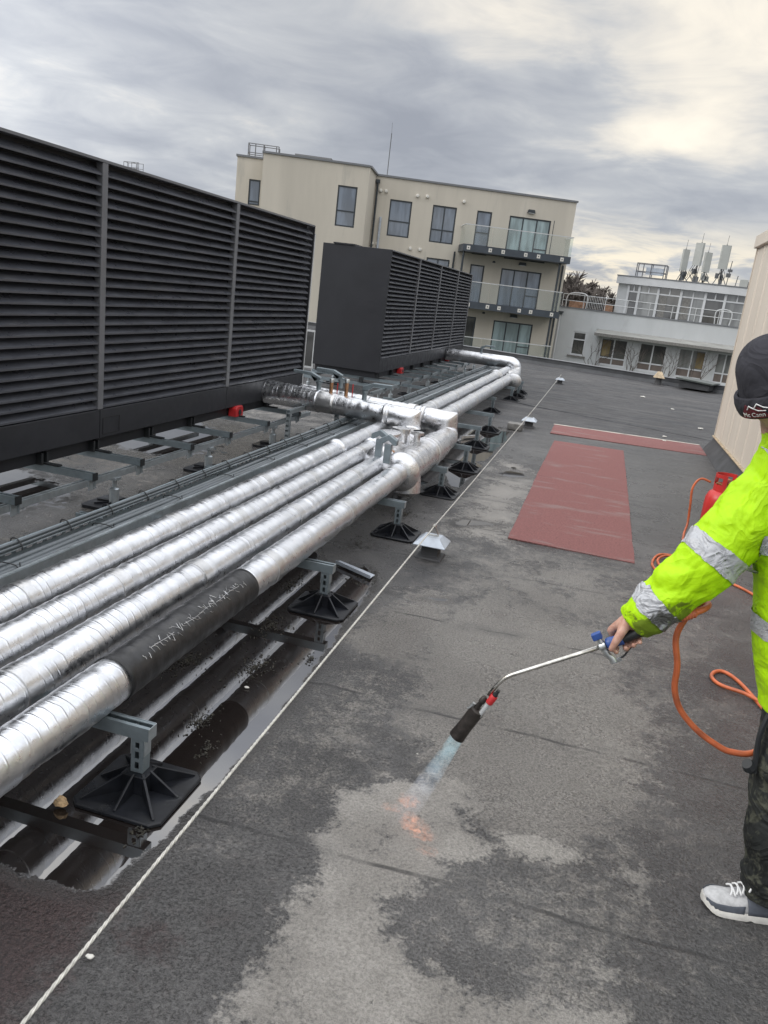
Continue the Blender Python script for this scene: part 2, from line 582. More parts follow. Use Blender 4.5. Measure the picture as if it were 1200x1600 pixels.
gx = steps([(-12, -3, 0.5), (-3, -1.6, 0.06), (-1.6, 1.2, 0.028), (1.2, 2.4, 0.08), (2.4, 9, 0.5)])
gy = steps([(-4, 1.0, 0.3), (1.0, 5.2, 0.03), (5.2, 9.5, 0.05), (9.5, 14, 0.1), (14, 27, 0.5)])
X, Yp = np.meshgrid(gx, gy)
Y = np.where(Yp <= 14, Yp, 14 + (Yp - 14) * (y_far(X) - 14) / 13.0)
DRY_SHEEN = [  # dried patches, plus wet sheen and reflected light painted as pale tone
    ([(-0.63, 2.44), (-0.63, 2.37), (-0.63, 2.21), (-0.63, 2.13), (-0.56, 2.02), (-0.6, 1.93), (-0.61, 1.83), (-0.62, 1.7), (-0.61, 1.61), (-0.65, 1.5), (-0.59, 1.38), (-0.14, 1.55), (-0.16, 1.72), (-0.22, 1.83), (-0.3, 1.88), (-0.31, 1.99), (-0.24, 2.06), (-0.2, 2.15), (-0.22, 2.32), (-0.19, 2.47), (-0.11, 2.55), (-0.18, 2.69), (-0.38, 2.63)], 0.07, 0.86),
    ([(-0.36, 2.49), (-0.21, 2.53), (-0.09, 2.38), (-0.07, 2.29), (-0.2, 2.22), (-0.27, 2.11)], 0.06, 0.9),
    ([(-0.08, 2.43), (0.04, 2.48), (0.26, 2.44), (0.26, 2.39), (0.11, 2.34), (0.01, 2.34)], 0.06, 0.8),
    ([(0.32, 2.4), (0.42, 2.49), (0.5, 2.42), (0.45, 2.27), (0.4, 2.28)], 0.07, 0.85),
    ([(-0.24, 1.77), (-0.08, 1.82), (-0.03, 1.77), (0.13, 1.78), (0.38, 1.83), (0.38, 1.73), (-0.2, 1.4)], 0.06, 0.9),
    ([(0.21, 1.97), (0.29, 2.01), (0.35, 1.98), (0.42, 1.91), (0.35, 1.87), (0.29, 1.9)], 0.07, 0.75),
    ([(-9, 2.6), (-3.25, 2.6), (-3.15, 10.8), (-9, 10.8)], 0.5, 0.46),  # light and puddle reflection under the screens, painted as pale colour
    ([(-0.97, 6.20), (-0.90, 6.45), (-0.72, 6.50), (-0.52, 6.47), (-0.67, 6.27), (-0.81, 6.14)], 0.12, 0.62),  # sky sheen on the wet film by the rope, painted pale
    ([(-0.97, 8.3), (-0.86, 9.0), (-0.56, 8.82), (-0.48, 8.55), (-0.69, 8.22)], 0.18, 0.62),  # another painted sheen, farther along the rope
    ([(-0.90, 4.38), (-0.80, 4.58), (-0.62, 4.54), (-0.60, 4.46), (-0.72, 4.36)], 0.10, 0.62),  # small streak of wet sheen near the rope, painted pale
    ([(-0.9, 5.9), (-0.45, 6.0), (-0.5, 8.8), (-0.95, 9.3)], 0.30, 0.78),  # broad wet sheen between rope and red felt, put into the colour
]
MID = [
    ([(-0.69, 4.01), (-0.51, 4.68), (-0.04, 4.74), (0.21, 4.54), (0.47, 4.3), (0.41, 3.97), (0.5, 3.67), (0.55, 3.49), (0.47, 3.07), (0.39, 2.76), (0.11, 2.4), (-0.08, 2.4), (-0.28, 2.5), (-0.39, 2.81), (-0.52, 3.0)], 0.20, 1.0),
    ([(-1.05, 3.69), (-0.99, 3.98), (-0.83, 4.44), (-0.63, 4.45), (-0.54, 3.99), (-0.64, 3.87), (-0.61, 3.66), (-0.73, 3.57), (-0.91, 3.6)], 0.12, 1.0),
    ([(-0.93, 4.45), (-0.88, 4.57), (-0.74, 4.66), (-0.61, 4.53), (-0.59, 4.49), (-0.66, 4.36), (-0.78, 4.26)], 0.12, 1.0),
    ([(-0.85, 4.3), (-0.8, 5.6), (-0.3, 6.0), (0.5, 5.9), (0.9, 5.0), (0.6, 3.6), (0.2, 4.4)], 0.5, 0.62),
    ([(-0.9, 5.9), (-0.42, 6.0), (-0.48, 8.8), (-0.95, 9.3)], 0.30, 1.05),  # the broad wet sheen again, painted into the mid tone
    ([(-1.0, 2.0), (-0.95, 3.4), (-0.5, 3.5), (-0.55, 2.4)], 0.2, 0.45),
    ([(-0.2, 1.5), (-0.1, 2.6), (0.6, 2.9), (0.75, 2.2), (0.5, 1.4)], 0.3, 0.42),
]
GLOSS = [
    ([(-1.05, 1.2), (-1.02, 4.4), (-0.75, 4.3), (-0.6, 3.2), (-0.62, 1.9), (-0.7, 1.3)], 0.2, 1.0),
    ([(-3.2, 0.6), (-1.0, 0.8), (-1.0, 1.8), (-3.2, 1.8)], 0.2, 1.0),
    ([(0.5, 2.7), (0.42, 4.2), (0.7, 4.8), (1.6, 4.6), (1.6, 2.6)], 0.25, 0.8),
    ([(-0.95, 5.6), (-0.35, 6.0), (-0.42, 9.2), (-1.0, 9.6)], 0.35, 0.9),
]
WATER = [
    ([(-7.0, 4.2), (-3.5, 4.0), (-3.4, 5.0), (-4.2, 5.6), (-7.0, 5.8)], 0.35, 0.72),
    ([(-7.0, 7.0), (-3.6, 6.4), (-3.3, 7.2), (-4.0, 8.6), (-7.0, 8.6)], 0.35, 0.72),
    ([(-3.15, 5.4), (-2.9, 5.3), (-2.85, 6.3), (-3.1, 6.4)], 0.15, 0.7),
    ([(-2.75, 1.66), (-1.45, 1.66), (-1.28, 1.64), (-1.10, 1.66), (-1.05, 2.16), (-1.035, 2.42), (-1.03, 2.79), (-1.035, 3.03), (-1.06, 3.36), (-1.08, 3.77), (-1.10, 4.08), (-1.12, 4.51), (-1.25, 4.8), (-1.5, 4.6), (-1.7, 5.0), (-2.75, 5.2)], 0.085, 1.0),
    ([(-2.6, 6.2), (-1.5, 6.5), (-1.41, 8.11), (-1.14, 7.25), (-1.11, 7.75), (-1.10, 8.78), (-1.21, 8.95), (-1.1, 9.05), (-1.1, 9.83), (-1.08, 10.83), (-1.12, 11.6), (-1.44, 11.4), (-2.6, 11.3)], 0.10, 1.0),
    ([(-0.97, 6.24), (-0.90, 6.42), (-0.76, 6.45), (-0.54, 6.46), (-0.67, 6.31), (-0.81, 6.20), (-0.91, 6.09)], 0.09, 0.78),
    ([(-0.95, 8.45), (-0.86, 8.85), (-0.60, 8.79), (-0.49, 8.6), (-0.69, 8.32), (-0.86, 8.34)], 0.14, 0.72),
    ([(-0.84, 4.40), (-0.78, 4.52), (-0.64, 4.54), (-0.60, 4.49), (-0.68, 4.42)], 0.06, 0.66),
]
REDD = [([(-3.2, 0.5), (-1.0, 0.9), (-1.02, 1.75), (-3.2, 1.75)], 0.16, 1.0), ([(-1.02, 1.56), (-0.95, 1.66), (-0.82, 1.64), (-0.78, 1.57), (-0.88, 1.50)], 0.10, 0.9), ([(-1.9, 0.9), (-1.1, 1.2), (-1.15, 1.75), (-2.0, 1.7)], 0.25, 0.7)]
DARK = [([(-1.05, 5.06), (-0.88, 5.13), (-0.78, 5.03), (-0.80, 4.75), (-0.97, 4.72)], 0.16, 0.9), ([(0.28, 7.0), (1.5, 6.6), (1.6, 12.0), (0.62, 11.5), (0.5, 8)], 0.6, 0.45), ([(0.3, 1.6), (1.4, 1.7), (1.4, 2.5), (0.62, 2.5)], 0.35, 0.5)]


def field(lst):
    F = np.zeros(X.shape)
    for poly, soft, amp in lst:
        F = np.maximum(F, amp * inpoly_soft(X, Y, poly, soft))
    return F


attrs = {'dry_sheen': field(DRY_SHEEN), 'water': field(WATER), 'redd': field(REDD), 'dark': field(DARK), 'mid': field(MID), 'gloss': field(GLOSS)}
# slight sag and unevenness of the deck so that the wet sheen varies
Zg = 0.004 * np.sin(X * 1.9 + 0.6) * np.sin(Y * 1.3) + 0.003 * np.sin(Y * 3.1 + X)
Zg = np.where(attrs['water'] > 0.15, 0.0, Zg * np.clip(1 - attrs['water'] * 6, 0, 1))
nyy, nxx = X.shape
verts = np.stack([X, Y, Zg], -1).reshape(-1, 3)
idx = np.arange(nyy * nxx).reshape(nyy, nxx)
quads = np.stack([idx[:-1, :-1], idx[:-1, 1:], idx[1:, 1:], idx[1:, :-1]], -1).reshape(-1, 4)
me = bpy.data.meshes.new('roof_deck')
me.from_pydata(verts.tolist(), [], quads.tolist())
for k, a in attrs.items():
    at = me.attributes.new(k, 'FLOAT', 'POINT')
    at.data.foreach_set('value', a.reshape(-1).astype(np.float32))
me.shade_smooth()
deck = bpy.data.objects.new('roof_deck', me)
COL.objects.link(deck)
tag(deck, 'dark mineral felt roof deck with wet stains and puddles', 'roof', kind='structure')


def deck_material():
    m, t, b = new_mat('wet_mineral_felt')
    geo = NN(t, 'ShaderNodeNewGeometry')
    P = geo.outputs['Position']
    A = {k: NN(t, 'ShaderNodeAttribute', attribute_name=k).outputs['Fac'] for k in attrs}
    sp = NN(t, 'ShaderNodeSeparateXYZ')
    t.links.new(P, sp.inputs[0])
    nL = noisen(t, P, 0.9, 4.0, 0.55)
    nM = noisen(t, P, 3.2, 6.0, 0.62, 0.25)
    nH = noisen(t, P, 16.0, 6.0, 0.68, 0.3)
    nS = noisen(t, P, 70.0, 4.0, 0.62)
    gr = noisen(t, P, 230.0, 2.0, 0.7)
    gr2 = noisen(t, P, 520.0, 1.0, 0.5)
    stk = noisen(t, vmul(t, P, (0.35, 4.2, 1)), 1.0, 5.0, 0.6, 0.4)
    stkf = noisen(t, vmul(t, P, (0.8, 14.0, 1)), 1.0, 4.0, 0.6, 0.4)
    far = smooth(t, sp.outputs[1], 9.0, 15.0)
    # broken edges of the dried patches and of the painted sheen
    dv = mathn(t, 'ADD', A['dry_sheen'], mathn(t, 'MULTIPLY', mathn(t, 'SUBTRACT', nM, 0.5), 1.15))
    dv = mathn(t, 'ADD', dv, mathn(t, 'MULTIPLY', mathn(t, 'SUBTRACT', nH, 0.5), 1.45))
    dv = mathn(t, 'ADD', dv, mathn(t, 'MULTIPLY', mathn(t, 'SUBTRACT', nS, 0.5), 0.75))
    dry_sheen = smooth(t, dv, 0.36, 0.74)
    # faint half-dry tone everywhere
    half = smooth(t, mathn(t, 'ADD', mathn(t, 'MULTIPLY', nL, .6), mathn(t, 'MULTIPLY', nM, .4)), 0.42, 0.62)
    wet = mixc(t, half, (0.056, 0.054, 0.053), (0.098, 0.094, 0.091))
    wet = mixc(t, smooth(t, nH, .5, .75), wet, (0.070, 0.064, 0.062))
    wet = mixc(t, mathn(t, 'MULTIPLY', far, smooth(t, stk, .35, .65)), wet, (0.032, 0.033, 0.036))
    wet = mixc(t, mathn(t, 'MULTIPLY', far, smooth(t, stkf, .52, .72)), wet, (0.060, 0.061, 0.064))
    dry_sheen_c = mixc(t, smooth(t, nM, .35, .65), (0.195, 0.181, 0.163), (0.268, 0.251, 0.228))
    mv = mathn(t, 'ADD', A['mid'], mathn(t, 'MULTIPLY', mathn(t, 'SUBTRACT', nM, 0.5), 1.3))
    mv = mathn(t, 'ADD', mv, mathn(t, 'MULTIPLY', mathn(t, 'SUBTRACT', nH, 0.5), 1.6))
    mv = mathn(t, 'ADD', mv, mathn(t, 'MULTIPLY', mathn(t, 'SUBTRACT', nS, 0.5), 0.7))
    midf = smooth(t, mv, 0.22, 0.72)
    midc = mixc(t, smooth(t, nL, .35, .65), (0.132, 0.122, 0.111), (0.178, 0.166, 0.151))
    wet = mixc(t, midf, wet, midc)
    c = mixc(t, dry_sheen, wet, dry_sheen_c)
    rf = smooth(t, mathn(t, 'ADD', A['redd'], mathn(t, 'MULTIPLY', mathn(t, 'SUBTRACT', nH, .5), 1.2)), 0.35, 0.9)
    rf = mathn(t, 'ADD', rf, mathn(t, 'MULTIPLY', smooth(t, noisen(t, P, 2.1, 5, .6), .60, .75), 0.30), clamp=True)
    c = mixc(t, mathn(t, 'MULTIPLY', rf, 0.82), c, (0.034, 0.018, 0.017))
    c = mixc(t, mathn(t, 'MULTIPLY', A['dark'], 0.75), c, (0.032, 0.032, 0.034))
    # mineral granules
    gf = mathn(t, 'ADD', mathn(t, 'MULTIPLY', gr, 1.15), mathn(t, 'MULTIPLY', nS, 0.35))
    gf = mathn(t, 'ADD', gf, mathn(t, 'MULTIPLY', gr2, 0.4))
    nW = noisen(t, P, 105.0, 3.0, 0.6, 0.3)
    gv = smooth(t, mathn(t, 'ADD', mathn(t, 'MULTIPLY', gf, .55), mathn(t, 'MULTIPLY', nW, .9)), 0.66, 1.24, 0.30, 1.70)
    gmix = NN(t, 'ShaderNodeMix', data_type='FLOAT')
    t.links.new(mathn(t, 'MULTIPLY', dry_sheen, 0.55), gmix.inputs[0])
    t.links.new(gv, gmix.inputs[2])
    gmix.inputs[3].default_value = 0.97
    gv = gmix.outputs[0]
    vs_ = NN(t, 'ShaderNodeVectorMath', operation='SCALE')
    t.links.new(c, vs_.inputs[0])
    t.links.new(gv, vs_.inputs['Scale'])
    c = vs_.outputs[0]
    # dark specks and scuffs
    spk = smooth(t, noisen(t, P, 21.0, 3.0, .6, .9), 0.72, 0.76)
    c = mixc(t, mathn(t, 'MULTIPLY', spk, 0.6), c, (0.02, 0.02, 0.02))
    # felt laps every metre across the deck and two running with the pipes
    wob = mathn(t, 'MULTIPLY', mathn(t, 'SUBTRACT', noisen(t, P, 1.3, 3.0), 0.5), 0.10)
    yy = mathn(t, 'ADD', mathn(t, 'ADD', sp.outputs[1], wob), mathn(t, 'MULTIPLY', sp.outputs[0], -0.01))
    fr = mathn(t, 'FRACT', mathn(t, 'DIVIDE', mathn(t, 'SUBTRACT', yy, 0.58), 1.025))
    dline = mathn(t, 'MULTIPLY', mathn(t, 'ABSOLUTE', mathn(t, 'SUBTRACT', fr, 0.5)), 1.025)
    brk = smooth(t, noisen(t, P, 4.0, 4.0, .6), .36, .58)
    lap = mathn(t, 'MULTIPLY', smooth(t, dline, 0.004, 0.013, 1.0, 0.0), brk)
    lapw = mathn(t, 'MULTIPLY', smooth(t, dline, 0.02, 0.09, 1.0, 0.0), smooth(t, nM, .45, .65))
    c = mixc(t, mathn(t, 'MULTIPLY', lap, 0.8), c, (0.018, 0.017, 0.017))
    c = mixc(t, mathn(t, 'MULTIPLY', lapw, 0.35), c, (0.045, 0.044, 0.044))
    # standing water
    wv = mathn(t, 'ADD', A['water'], mathn(t, 'MULTIPLY', mathn(t, 'SUBTRACT', nH, .5), 0.50))
    wv = mathn(t, 'ADD', wv, mathn(t, 'MULTIPLY', mathn(t, 'SUBTRACT', nM, .5), 0.55))
    wtr = smooth(t, wv, 0.46, 0.56)
    damp = smooth(t, wv, 0.10, 0.5)
    c = mixc(t, mathn(t, 'MULTIPLY', damp, 0.55), c, (0.028, 0.026, 0.025))
    c = mixc(t, wtr, c, (0.014, 0.011, 0.010))
    t.links.new(c, b.inputs['Base Color'])
    # gloss
    rw = smooth(t, nM, .35, .65, 0.24, 0.40)
    r_ = mathn(t, 'ADD', mathn(t, 'MULTIPLY', dry_sheen, 0.34), rw)
    r_ = mathn(t, 'SUBTRACT', r_, mathn(t, 'MULTIPLY', A['gloss'], 0.13))
    r_ = mathn(t, 'ADD', r_, mathn(t, 'MULTIPLY', far, 0.22))
    r_ = mathn(t, 'SUBTRACT', r_, mathn(t, 'MULTIPLY', damp, 0.24), clamp=True)
    mr = NN(t, 'ShaderNodeMix', data_type='FLOAT')
    t.links.new(wtr, mr.inputs[0])
    t.links.new(r_, mr.inputs[2])
    mr.inputs[3].default_value = 0.015
    t.links.new(mr.outputs[0], b.inputs['Roughness'])
    t.links.new(mathn(t, 'ADD', 0.55, mathn(t, 'SUBTRACT', mathn(t, 'MULTIPLY', wtr, 0.45), mathn(t, 'MULTIPLY', far, 0.33))), b.inputs['Specular IOR Level'])
    t.links.new(mathn(t, 'ADD', 1.5, mathn(t, 'MULTIPLY', wtr, 0.28)), b.inputs['IOR'])
    # relief: granules, soft blisters of the felt, the laps
    h = mathn(t, 'ADD', mathn(t, 'MULTIPLY', gf, 0.0040), mathn(t, 'MULTIPLY', nW, 0.0150))
    h = mathn(t, 'ADD', h, mathn(t, 'MULTIPLY', nH, 0.006))
    h = mathn(t, 'ADD', h, mathn(t, 'MULTIPLY', smooth(t, fr, 0.48, 0.52), 0.004))
    h = mathn(t, 'SUBTRACT', h, mathn(t, 'MULTIPLY', lap, 0.004))
    h = mathn(t, 'ADD', h, mathn(t, 'MULTIPLY', mathn(t, 'MULTIPLY', nS, A['gloss']), 0.012))
    bn = NN(t, 'ShaderNodeBump')
    bn.inputs['Distance'].default_value = 1.0
    t.links.new(h, bn.inputs['Height'])
    t.links.new(mathn(t, 'MULTIPLY', mathn(t, 'SUBTRACT', 1.0, wtr), 0.75), bn.inputs['Strength'])
    t.links.new(bn.outputs[0], b.inputs['Normal'])
    return m


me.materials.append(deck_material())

# the land far below, out to the horizon
gm = mat('far_ground', (0.060, 0.066, 0.048), 0.95, 0.0, var=(0.02, .4))
g = MB().add([(-4000, -1500, -9), (4000, -1500, -9), (4000, 5000, -9), (-4000, 5000, -9)], [(0, 1, 2, 3)]).build('ground', gm)
tag(g, 'green and brown ground far below the roof', 'ground', kind='structure')


# ------------------------------------------------------------------ parapets of the deck
def wall_with_holes(mb, x0, x1, z0, z1, holes, depth, y=0.0):
    """front face at y (facing -y) with rectangular holes and their reveals, in local coordinates"""
    xs = sorted({x0, x1, *[h[0] for h in holes], *[h[1] for h in holes]})
    zs = sorted({z0, z1, *[h[2] for h in holes], *[h[3] for h in holes]})
    for i in range(len(xs) - 1):
        for k in range(len(zs) - 1):
            cx, cz = (xs[i] + xs[i + 1]) / 2, (zs[k] + zs[k + 1]) / 2
            if any(h[0] < cx < h[1] and h[2] < cz < h[3] for h in holes):
                continue
            mb.add([(xs[i], y, zs[k]), (xs[i + 1], y, zs[k]), (xs[i + 1], y, zs[k + 1]), (xs[i], y, zs[k + 1])], [(0, 1, 2, 3)])
    for a, b, c, d in holes:
        y2 = y + depth
        mb.add([(a, y, c), (b, y, c), (b, y2, c), (a, y2, c)], [(0, 3, 2, 1)])
        mb.add([(a, y, d), (b, y, d), (b, y2, d), (a, y2, d)], [(0, 1, 2, 3)])
        mb.add([(a, y, c), (a, y2, c), (a, y2, d), (a, y, d)], [(0, 1, 2, 3)])
        mb.add([(b, y, c), (b, y2, c), (b, y2, d), (b, y, d)], [(0, 3, 2, 1)])


def ring_frame(mb, x0, x1, z0, z1, y0, y1, w, mull=(), trans=()):
    mb.box(x0, x0 + w, y0, y1, z0, z1)
    mb.box(x1 - w, x1, y0, y1, z0, z1)
    mb.box(x0 + w, x1 - w, y0, y1, z0, z0 + w)
    mb.box(x0 + w, x1 - w, y0, y1, z1 - w, z1)
    for u in mull:
        mb.box(u - w * .45, u + w * .45, y0 + .002, y1 - .002, z0 + w, z1 - w)
    for (a, b, zz) in trans:
        mb.box(a, b, y0 + .004, y1 - .004, zz - w * .45, zz + w * .45)


pa = math.atan(0.337)
par = thing('parapet', 'low black felted parapet along the far edge of the roof', 'parapet', (-1.65, 27.06, 0), rotz=-pa, local=True)
mb = MB()
rng = random.Random(3)
xs = np.arange(-11, 7.01, 0.5)
rings = []
for x in xs:
    w = rng.uniform(-.012, .012)
    rings.append([(x, -0.07, 0), (x, 0.0, 0.10), (x, 0.0 + w * .3, 0.20 + w), (x, 0.25, 0.215 + w), (x, 0.26, -0.6), (x, .1, -.6)])
mb.loft(rings)
mb.build('upstand', M['felt_edge'], par)
mb = MB()
for x in np.arange(-11, 7, 1.5):
    w = rng.uniform(-.010, .010)
    mb.box(x + .004, x + 1.495, -0.02, 0.28, 0.222 + w, 0.236 + w)
mb.build('coping', M['capgrey'], par)

# left edge of the roof, glimpsed between the two screens
lw = MB()
lw.box(-9.3, -9.0, -4, 31, -.5, 0.12)
tag(lw.build('roof_kerb', M['capgrey']), 'grey kerb along the far left edge of the roof beyond the screens', 'kerb')
gr_ = thing('guard_panel', 'pale framed guard panel glimpsed in the gap between the two dark screens', 'guard panel', (-5.8, 15.5, 0))
mb = MB()
ring_frame(mb, -6.05, -5.66, 0.06, 0.82, 15.48, 15.52, 0.035)
mb.box(-6.05, -6.015, 15.485, 15.515, 0, .06)
mb.box(-5.695, -5.66, 15.485, 15.515, 0, .06)
mb.build('panel_frame', M['palealu'], gr_)
mb = MB()
mb.box(-6.014, -5.696, 15.497, 15.503, 0.096, 0.784)
mb.build('infill', M['glass_dark'], gr_)

# ================================================================== beige clad wall on the right
cw = thing('clad_wall', 'beige ribbed metal clad wall rising on the right behind the worker', 'wall', (1.79, 12.8, 0))
prof = []
yy = 12.8
mb = MB()
pts = [(1.79, 12.80)]
y = 12.80
while y > 3.0:
    pts += [(1.79, y - 0.60), (1.778, y - 0.612), (1.778, y - 0.630), (1.79, y - 0.642)]
    y -= 0.642
pts += [(6.0, y), (6.0, 12.80)]
mb.prism(pts, 'z', 0.24, 2.93)
mb.build('cladding', M['clad'], cw)
mb = MB()
mb.box(1.735, 6.05, y - .02, 12.84, 2.93, 3.10)
mb.build('wall_cap', M['clad'], cw, bevel=.008)
mb = MB()
mb.prism([(1.66, 0.0), (1.80, 0.225), (5.9, 0.225), (5.9, -0.02), (1.66, -0.02)], 'y', y, 12.86)
mb.build('felt_upstand', M['upstand'], cw)
mb = MB()
mb.box(1.755, 1.788, y, 12.83, 0.226, 0.240)
mb.build('drip_trim', M['tan'], cw)
mb = MB()
mb.box(1.775, 1.80, 12.795, 12.815, 0.242, 2.928)
mb.build('corner_flashing', M['clad'], cw)

# ================================================================== apartment block (local x along the facade, y into it)
BU = R(19.99)
ap = thing('apartment_block', 'cream apartment block with dark window frames and three glass balconies', 'apartment block', (-12.579, 41.075, 0), rotz=BU, local=True)
mb = MB()
wins = [  # x0, x1, z0, z1, mullions, transoms, glass
    (0.82, 1.95, 4.46, 6.22, (), ((.82, 1.95, 5.20),), 'glass_blue'),
    (3.02, 4.26, 4.42, 6.22, (3.64,), ((3.02, 4.26, 5.05),), 'glass_blue'),
    (5.32, 6.10, 4.10, 6.23, (), ((5.32, 6.1, 5.18),), 'glass_blue'),
    (7.03, 9.22, 4.08, 6.19, (7.76, 8.49), ((8.49, 9.22, 4.72),), 'glass_curtain'),
    (3.02, 4.24, 1.82, 3.66, (3.63,), (), 'glass_blue'),
    (0.82, 1.95, 1.84, 3.62, (), ((.82, 1.95, 2.6),), 'glass_blue'),
    (5.35, 6.10, 1.48, 3.60, (), (), 'glass_blue'),
    (7.00, 9.16, 1.46, 3.59, (7.72, 8.44), ((8.44, 9.16, 2.35),), 'glass_blue'),
    (5.40, 6.04, -1.1, 0.97, (), (), 'glass_dark'),
    (7.00, 9.14, -1.1, 0.93, (7.71, 8.43), ((8.43, 9.14, -.3),), 'glass_curtain'),
]
wall_with_holes(mb, 0.0, 10.39, -9.5, 7.22, [w[:4] for w in wins], 0.14)
mb.add([(10.39, 0, -9.5), (10.39, 11, -9.5), (10.39, 11, 7.22), (10.39, 0, 7.22)], [(0, 1, 2, 3)])
LB = 1.75       # the left part stands this far in front
lwin = [(-1.87, -0.93, 4.50, 6.36, (), ((-1.87, -.93, 5.22),), 'glass_blue')]
wall_with_holes(mb, -5.5, -0.42, -9.5, 7.32, [w[:4] for w in lwin], 0.14, -LB)
mb.add([(-0.42, -LB, -9.5), (0.0, 0, -9.5), (0.0, 0, 7.22), (-0.42, -LB, 7.32)], [(0, 1, 2, 3)])
fwin = [(-6.22, -5.66, 5.05, 6.24, (), ((-6.22, -5.66, 5.22),), 'glass_blue')]
wall_with_holes(mb, -6.85, -5.5, -9.5, 7.20, [w[:4] for w in fwin], 0.14, -0.4)
mb.add([(-5.5, -LB, -9.5), (-5.5, -0.4, -9.5), (-5.5, -.4, 7.32), (-5.5, -LB, 7.32)], [(0, 1, 2, 3)])
mb.add([(-6.85, -.4, -9.5), (-6.85, 11, -9.5), (-6.85, 11, 7.20), (-6.85, -.4, 7.20)], [(0, 1, 2, 3)])
mb.add([(-6.85, -.4, 7.16), (-5.5, -.4, 7.16), (-5.5, -LB, 7.16), (-.42, -LB, 7.16), (0, 0, 7.16), (10.39, 0, 7.16), (10.39, 11, 7.16), (-6.85, 11, 7.16)], [(0, 1, 2, 3, 4, 5, 6, 7)])
mb.build('wall', M['cream'], ap, fix=False)
mb = MB()
mb.box(0.02, 10.45, -0.06, 0.3, 7.22, 7.31)
mb.box(10.2, 10.46, 0.3, 11, 7.222, 7.308)
mb.box(-5.56, -0.44, -LB - .06, -LB + .3, 7.32, 7.41)
mb.bar((-0.43, -LB + .0, 7.36), (0.0, 0.0, 7.27), 0.18, 0.088)
mb.box(-6.91, -5.57, -0.46, -.1, 7.20, 7.29)
mb.build('coping', M['capgrey'], ap)


def win_part(parent, w, y, name='window'):
    fr_ = MB()
    ring_frame(fr_, w[0], w[1], w[2], w[3], y + .03, y + .10, 0.07, w[4], w[5])
    fo = fr_.build(name, M['frame'], parent)
    p_ = MB()
    p_.box(w[0] + .06, w[1] - .06, y + .055, y + .065, w[2] + .06, w[3] - .06)
    p_.build('pane', M[w[6]], fo)
    return fo


for w in wins:
    win_part(ap, w, 0.0, 'balcony_door' if w[3] - w[2] > 2.0 else 'window')
win_part(ap, lwin[0], -LB)
win_part(ap, fwin[0], -.4)
# balconies
for (x0, x1, zf, rail) in ((4.60, 10.15, 4.47, 5.41), (5.0, 10.05, 1.74, 2.72), (5.0, 9.9, -1.1, -0.02)):
    sl = MB()
    sl.box(x0, x1, -1.40, -0.003, zf - .34, zf)
    so = sl.build('balcony', M['balc'], ap)
    gl = MB()
    n = 4
    for k in range(n):
        a = x0 + (x1 - x0) * k / n + .015
        b2 = x0 + (x1 - x0) * (k + 1) / n - .015
        gl.box(a, b2, -1.385, -1.373, zf + .03, rail - .03)
    gl.box(x0 + .012, x0 + .024, -1.35, -.05, zf + .03, rail - .03)
    gl.box(x1 - .024, x1 - .012, -1.35, -.05, zf + .03, rail - .03)
    gl.build('balustrade_glass', M['balglass'], so)
    ra = MB()
    ra.box(x0, x1, -1.40, -1.36, rail - .028, rail + .012)
    ra.box(x0, x0 + .04, -1.36, -.02, rail - .026, rail + .010)
    ra.box(x1 - .04, x1, -1.36, -.02, rail - .026, rail + .010)
    ra.build('handrail', M['palealu'], so)
    for f_ in (0.05, 0.25, 0.37, 0.58, 0.70, 0.92):
        xx = x0 + (x1 - x0) * f_
        MB().box(xx - .085, xx + .085, -1.412, -1.401, zf - .26, zf - .08).build('fixing_plate', M['litter'], so)
        MB().box(xx - .025, xx + .025, -1.420, -1.413, zf - .20, zf - .14).build('fixing_bolt', M['frame'], so)
    pt = MB()
    pt.box(x1 - .95, x1 - .92, -.62, -.59, zf + .003, rail + .75)
    if zf > 4:
        pt.build('mast_pole', M['frame'], so)
# balcony columns and rainwater pipes
mb = MB()
for xx in (4.70, 9.70):
    mb.tube([(xx, -1.2, -9), (xx, -1.2, 4.12)], .055, 10)
mb.build('column', M['frame'], ap)
mb = MB()
mb.tube([(10.20, -.10, -9), (10.20, -.10, 4.10)], .05, 10)
mb.tube([(4.42, -.08, -9), (4.42, -.08, 4.1)], .045, 10)
mb.build('downpipe', M['frame'], ap)
mb = MB()
mb.tube([(0.10, -.09, -9), (0.10, -.09, 7.0)], .05, 10)
mb.box(0.0, 0.20, -.17, -.005, 6.88, 7.04)
mb.build('rainwater_pipe', M['frame'], ap)
mb = MB()
mb.tube([(0.42, -.09, 2.4), (0.42, -.09, 5.3)], .06, 10)
mb.build('flue_pipe', M['hoodpale'], ap)
for (u, z) in ((2.17, 6.53), (2.67, 6.56), (4.56, 6.55), (.56, 6.55), (.28, 6.55), (2.11, 3.97), (2.61, 3.98), (.40, 4.0), (.12, 4.0)):
    v_ = MB()
    v_.lathe((u, -.001, z), [(.09, 0), (.09, .05), (.07, .11), (.02, .12)], 14, (0, -1, 0))
    v_.build('vent_cover', M['litter'], ap, smooth='auto')
for (u, z) in ((8.09, 6.50), (8.05, 3.90), (8.01, 1.24)):
    v_ = MB()
    v_.prism([(u - .20, z - .06), (u - .16, z + .09), (u + .16, z + .09), (u + .20, z - .06)], 'y', -.14, -.002)
    lo = v_.build('wall_light', M['frame'], ap)
    v_ = MB()
    v_.box(u - .15, u + .15, -.13, -.02, z - .085, z - .062)
    v_.build('lens', M['palealu'], lo)
for (u, z) in ((6.45, 3.75), (6.30, 1.18)):
    v_ = MB()
    v_.lathe((u, -.5, z + .02), [(.08, .0), (.08, .06), (.04, .10)], 10)
    v_.build('soffit_light', M['frame'], ap)
mb = MB()
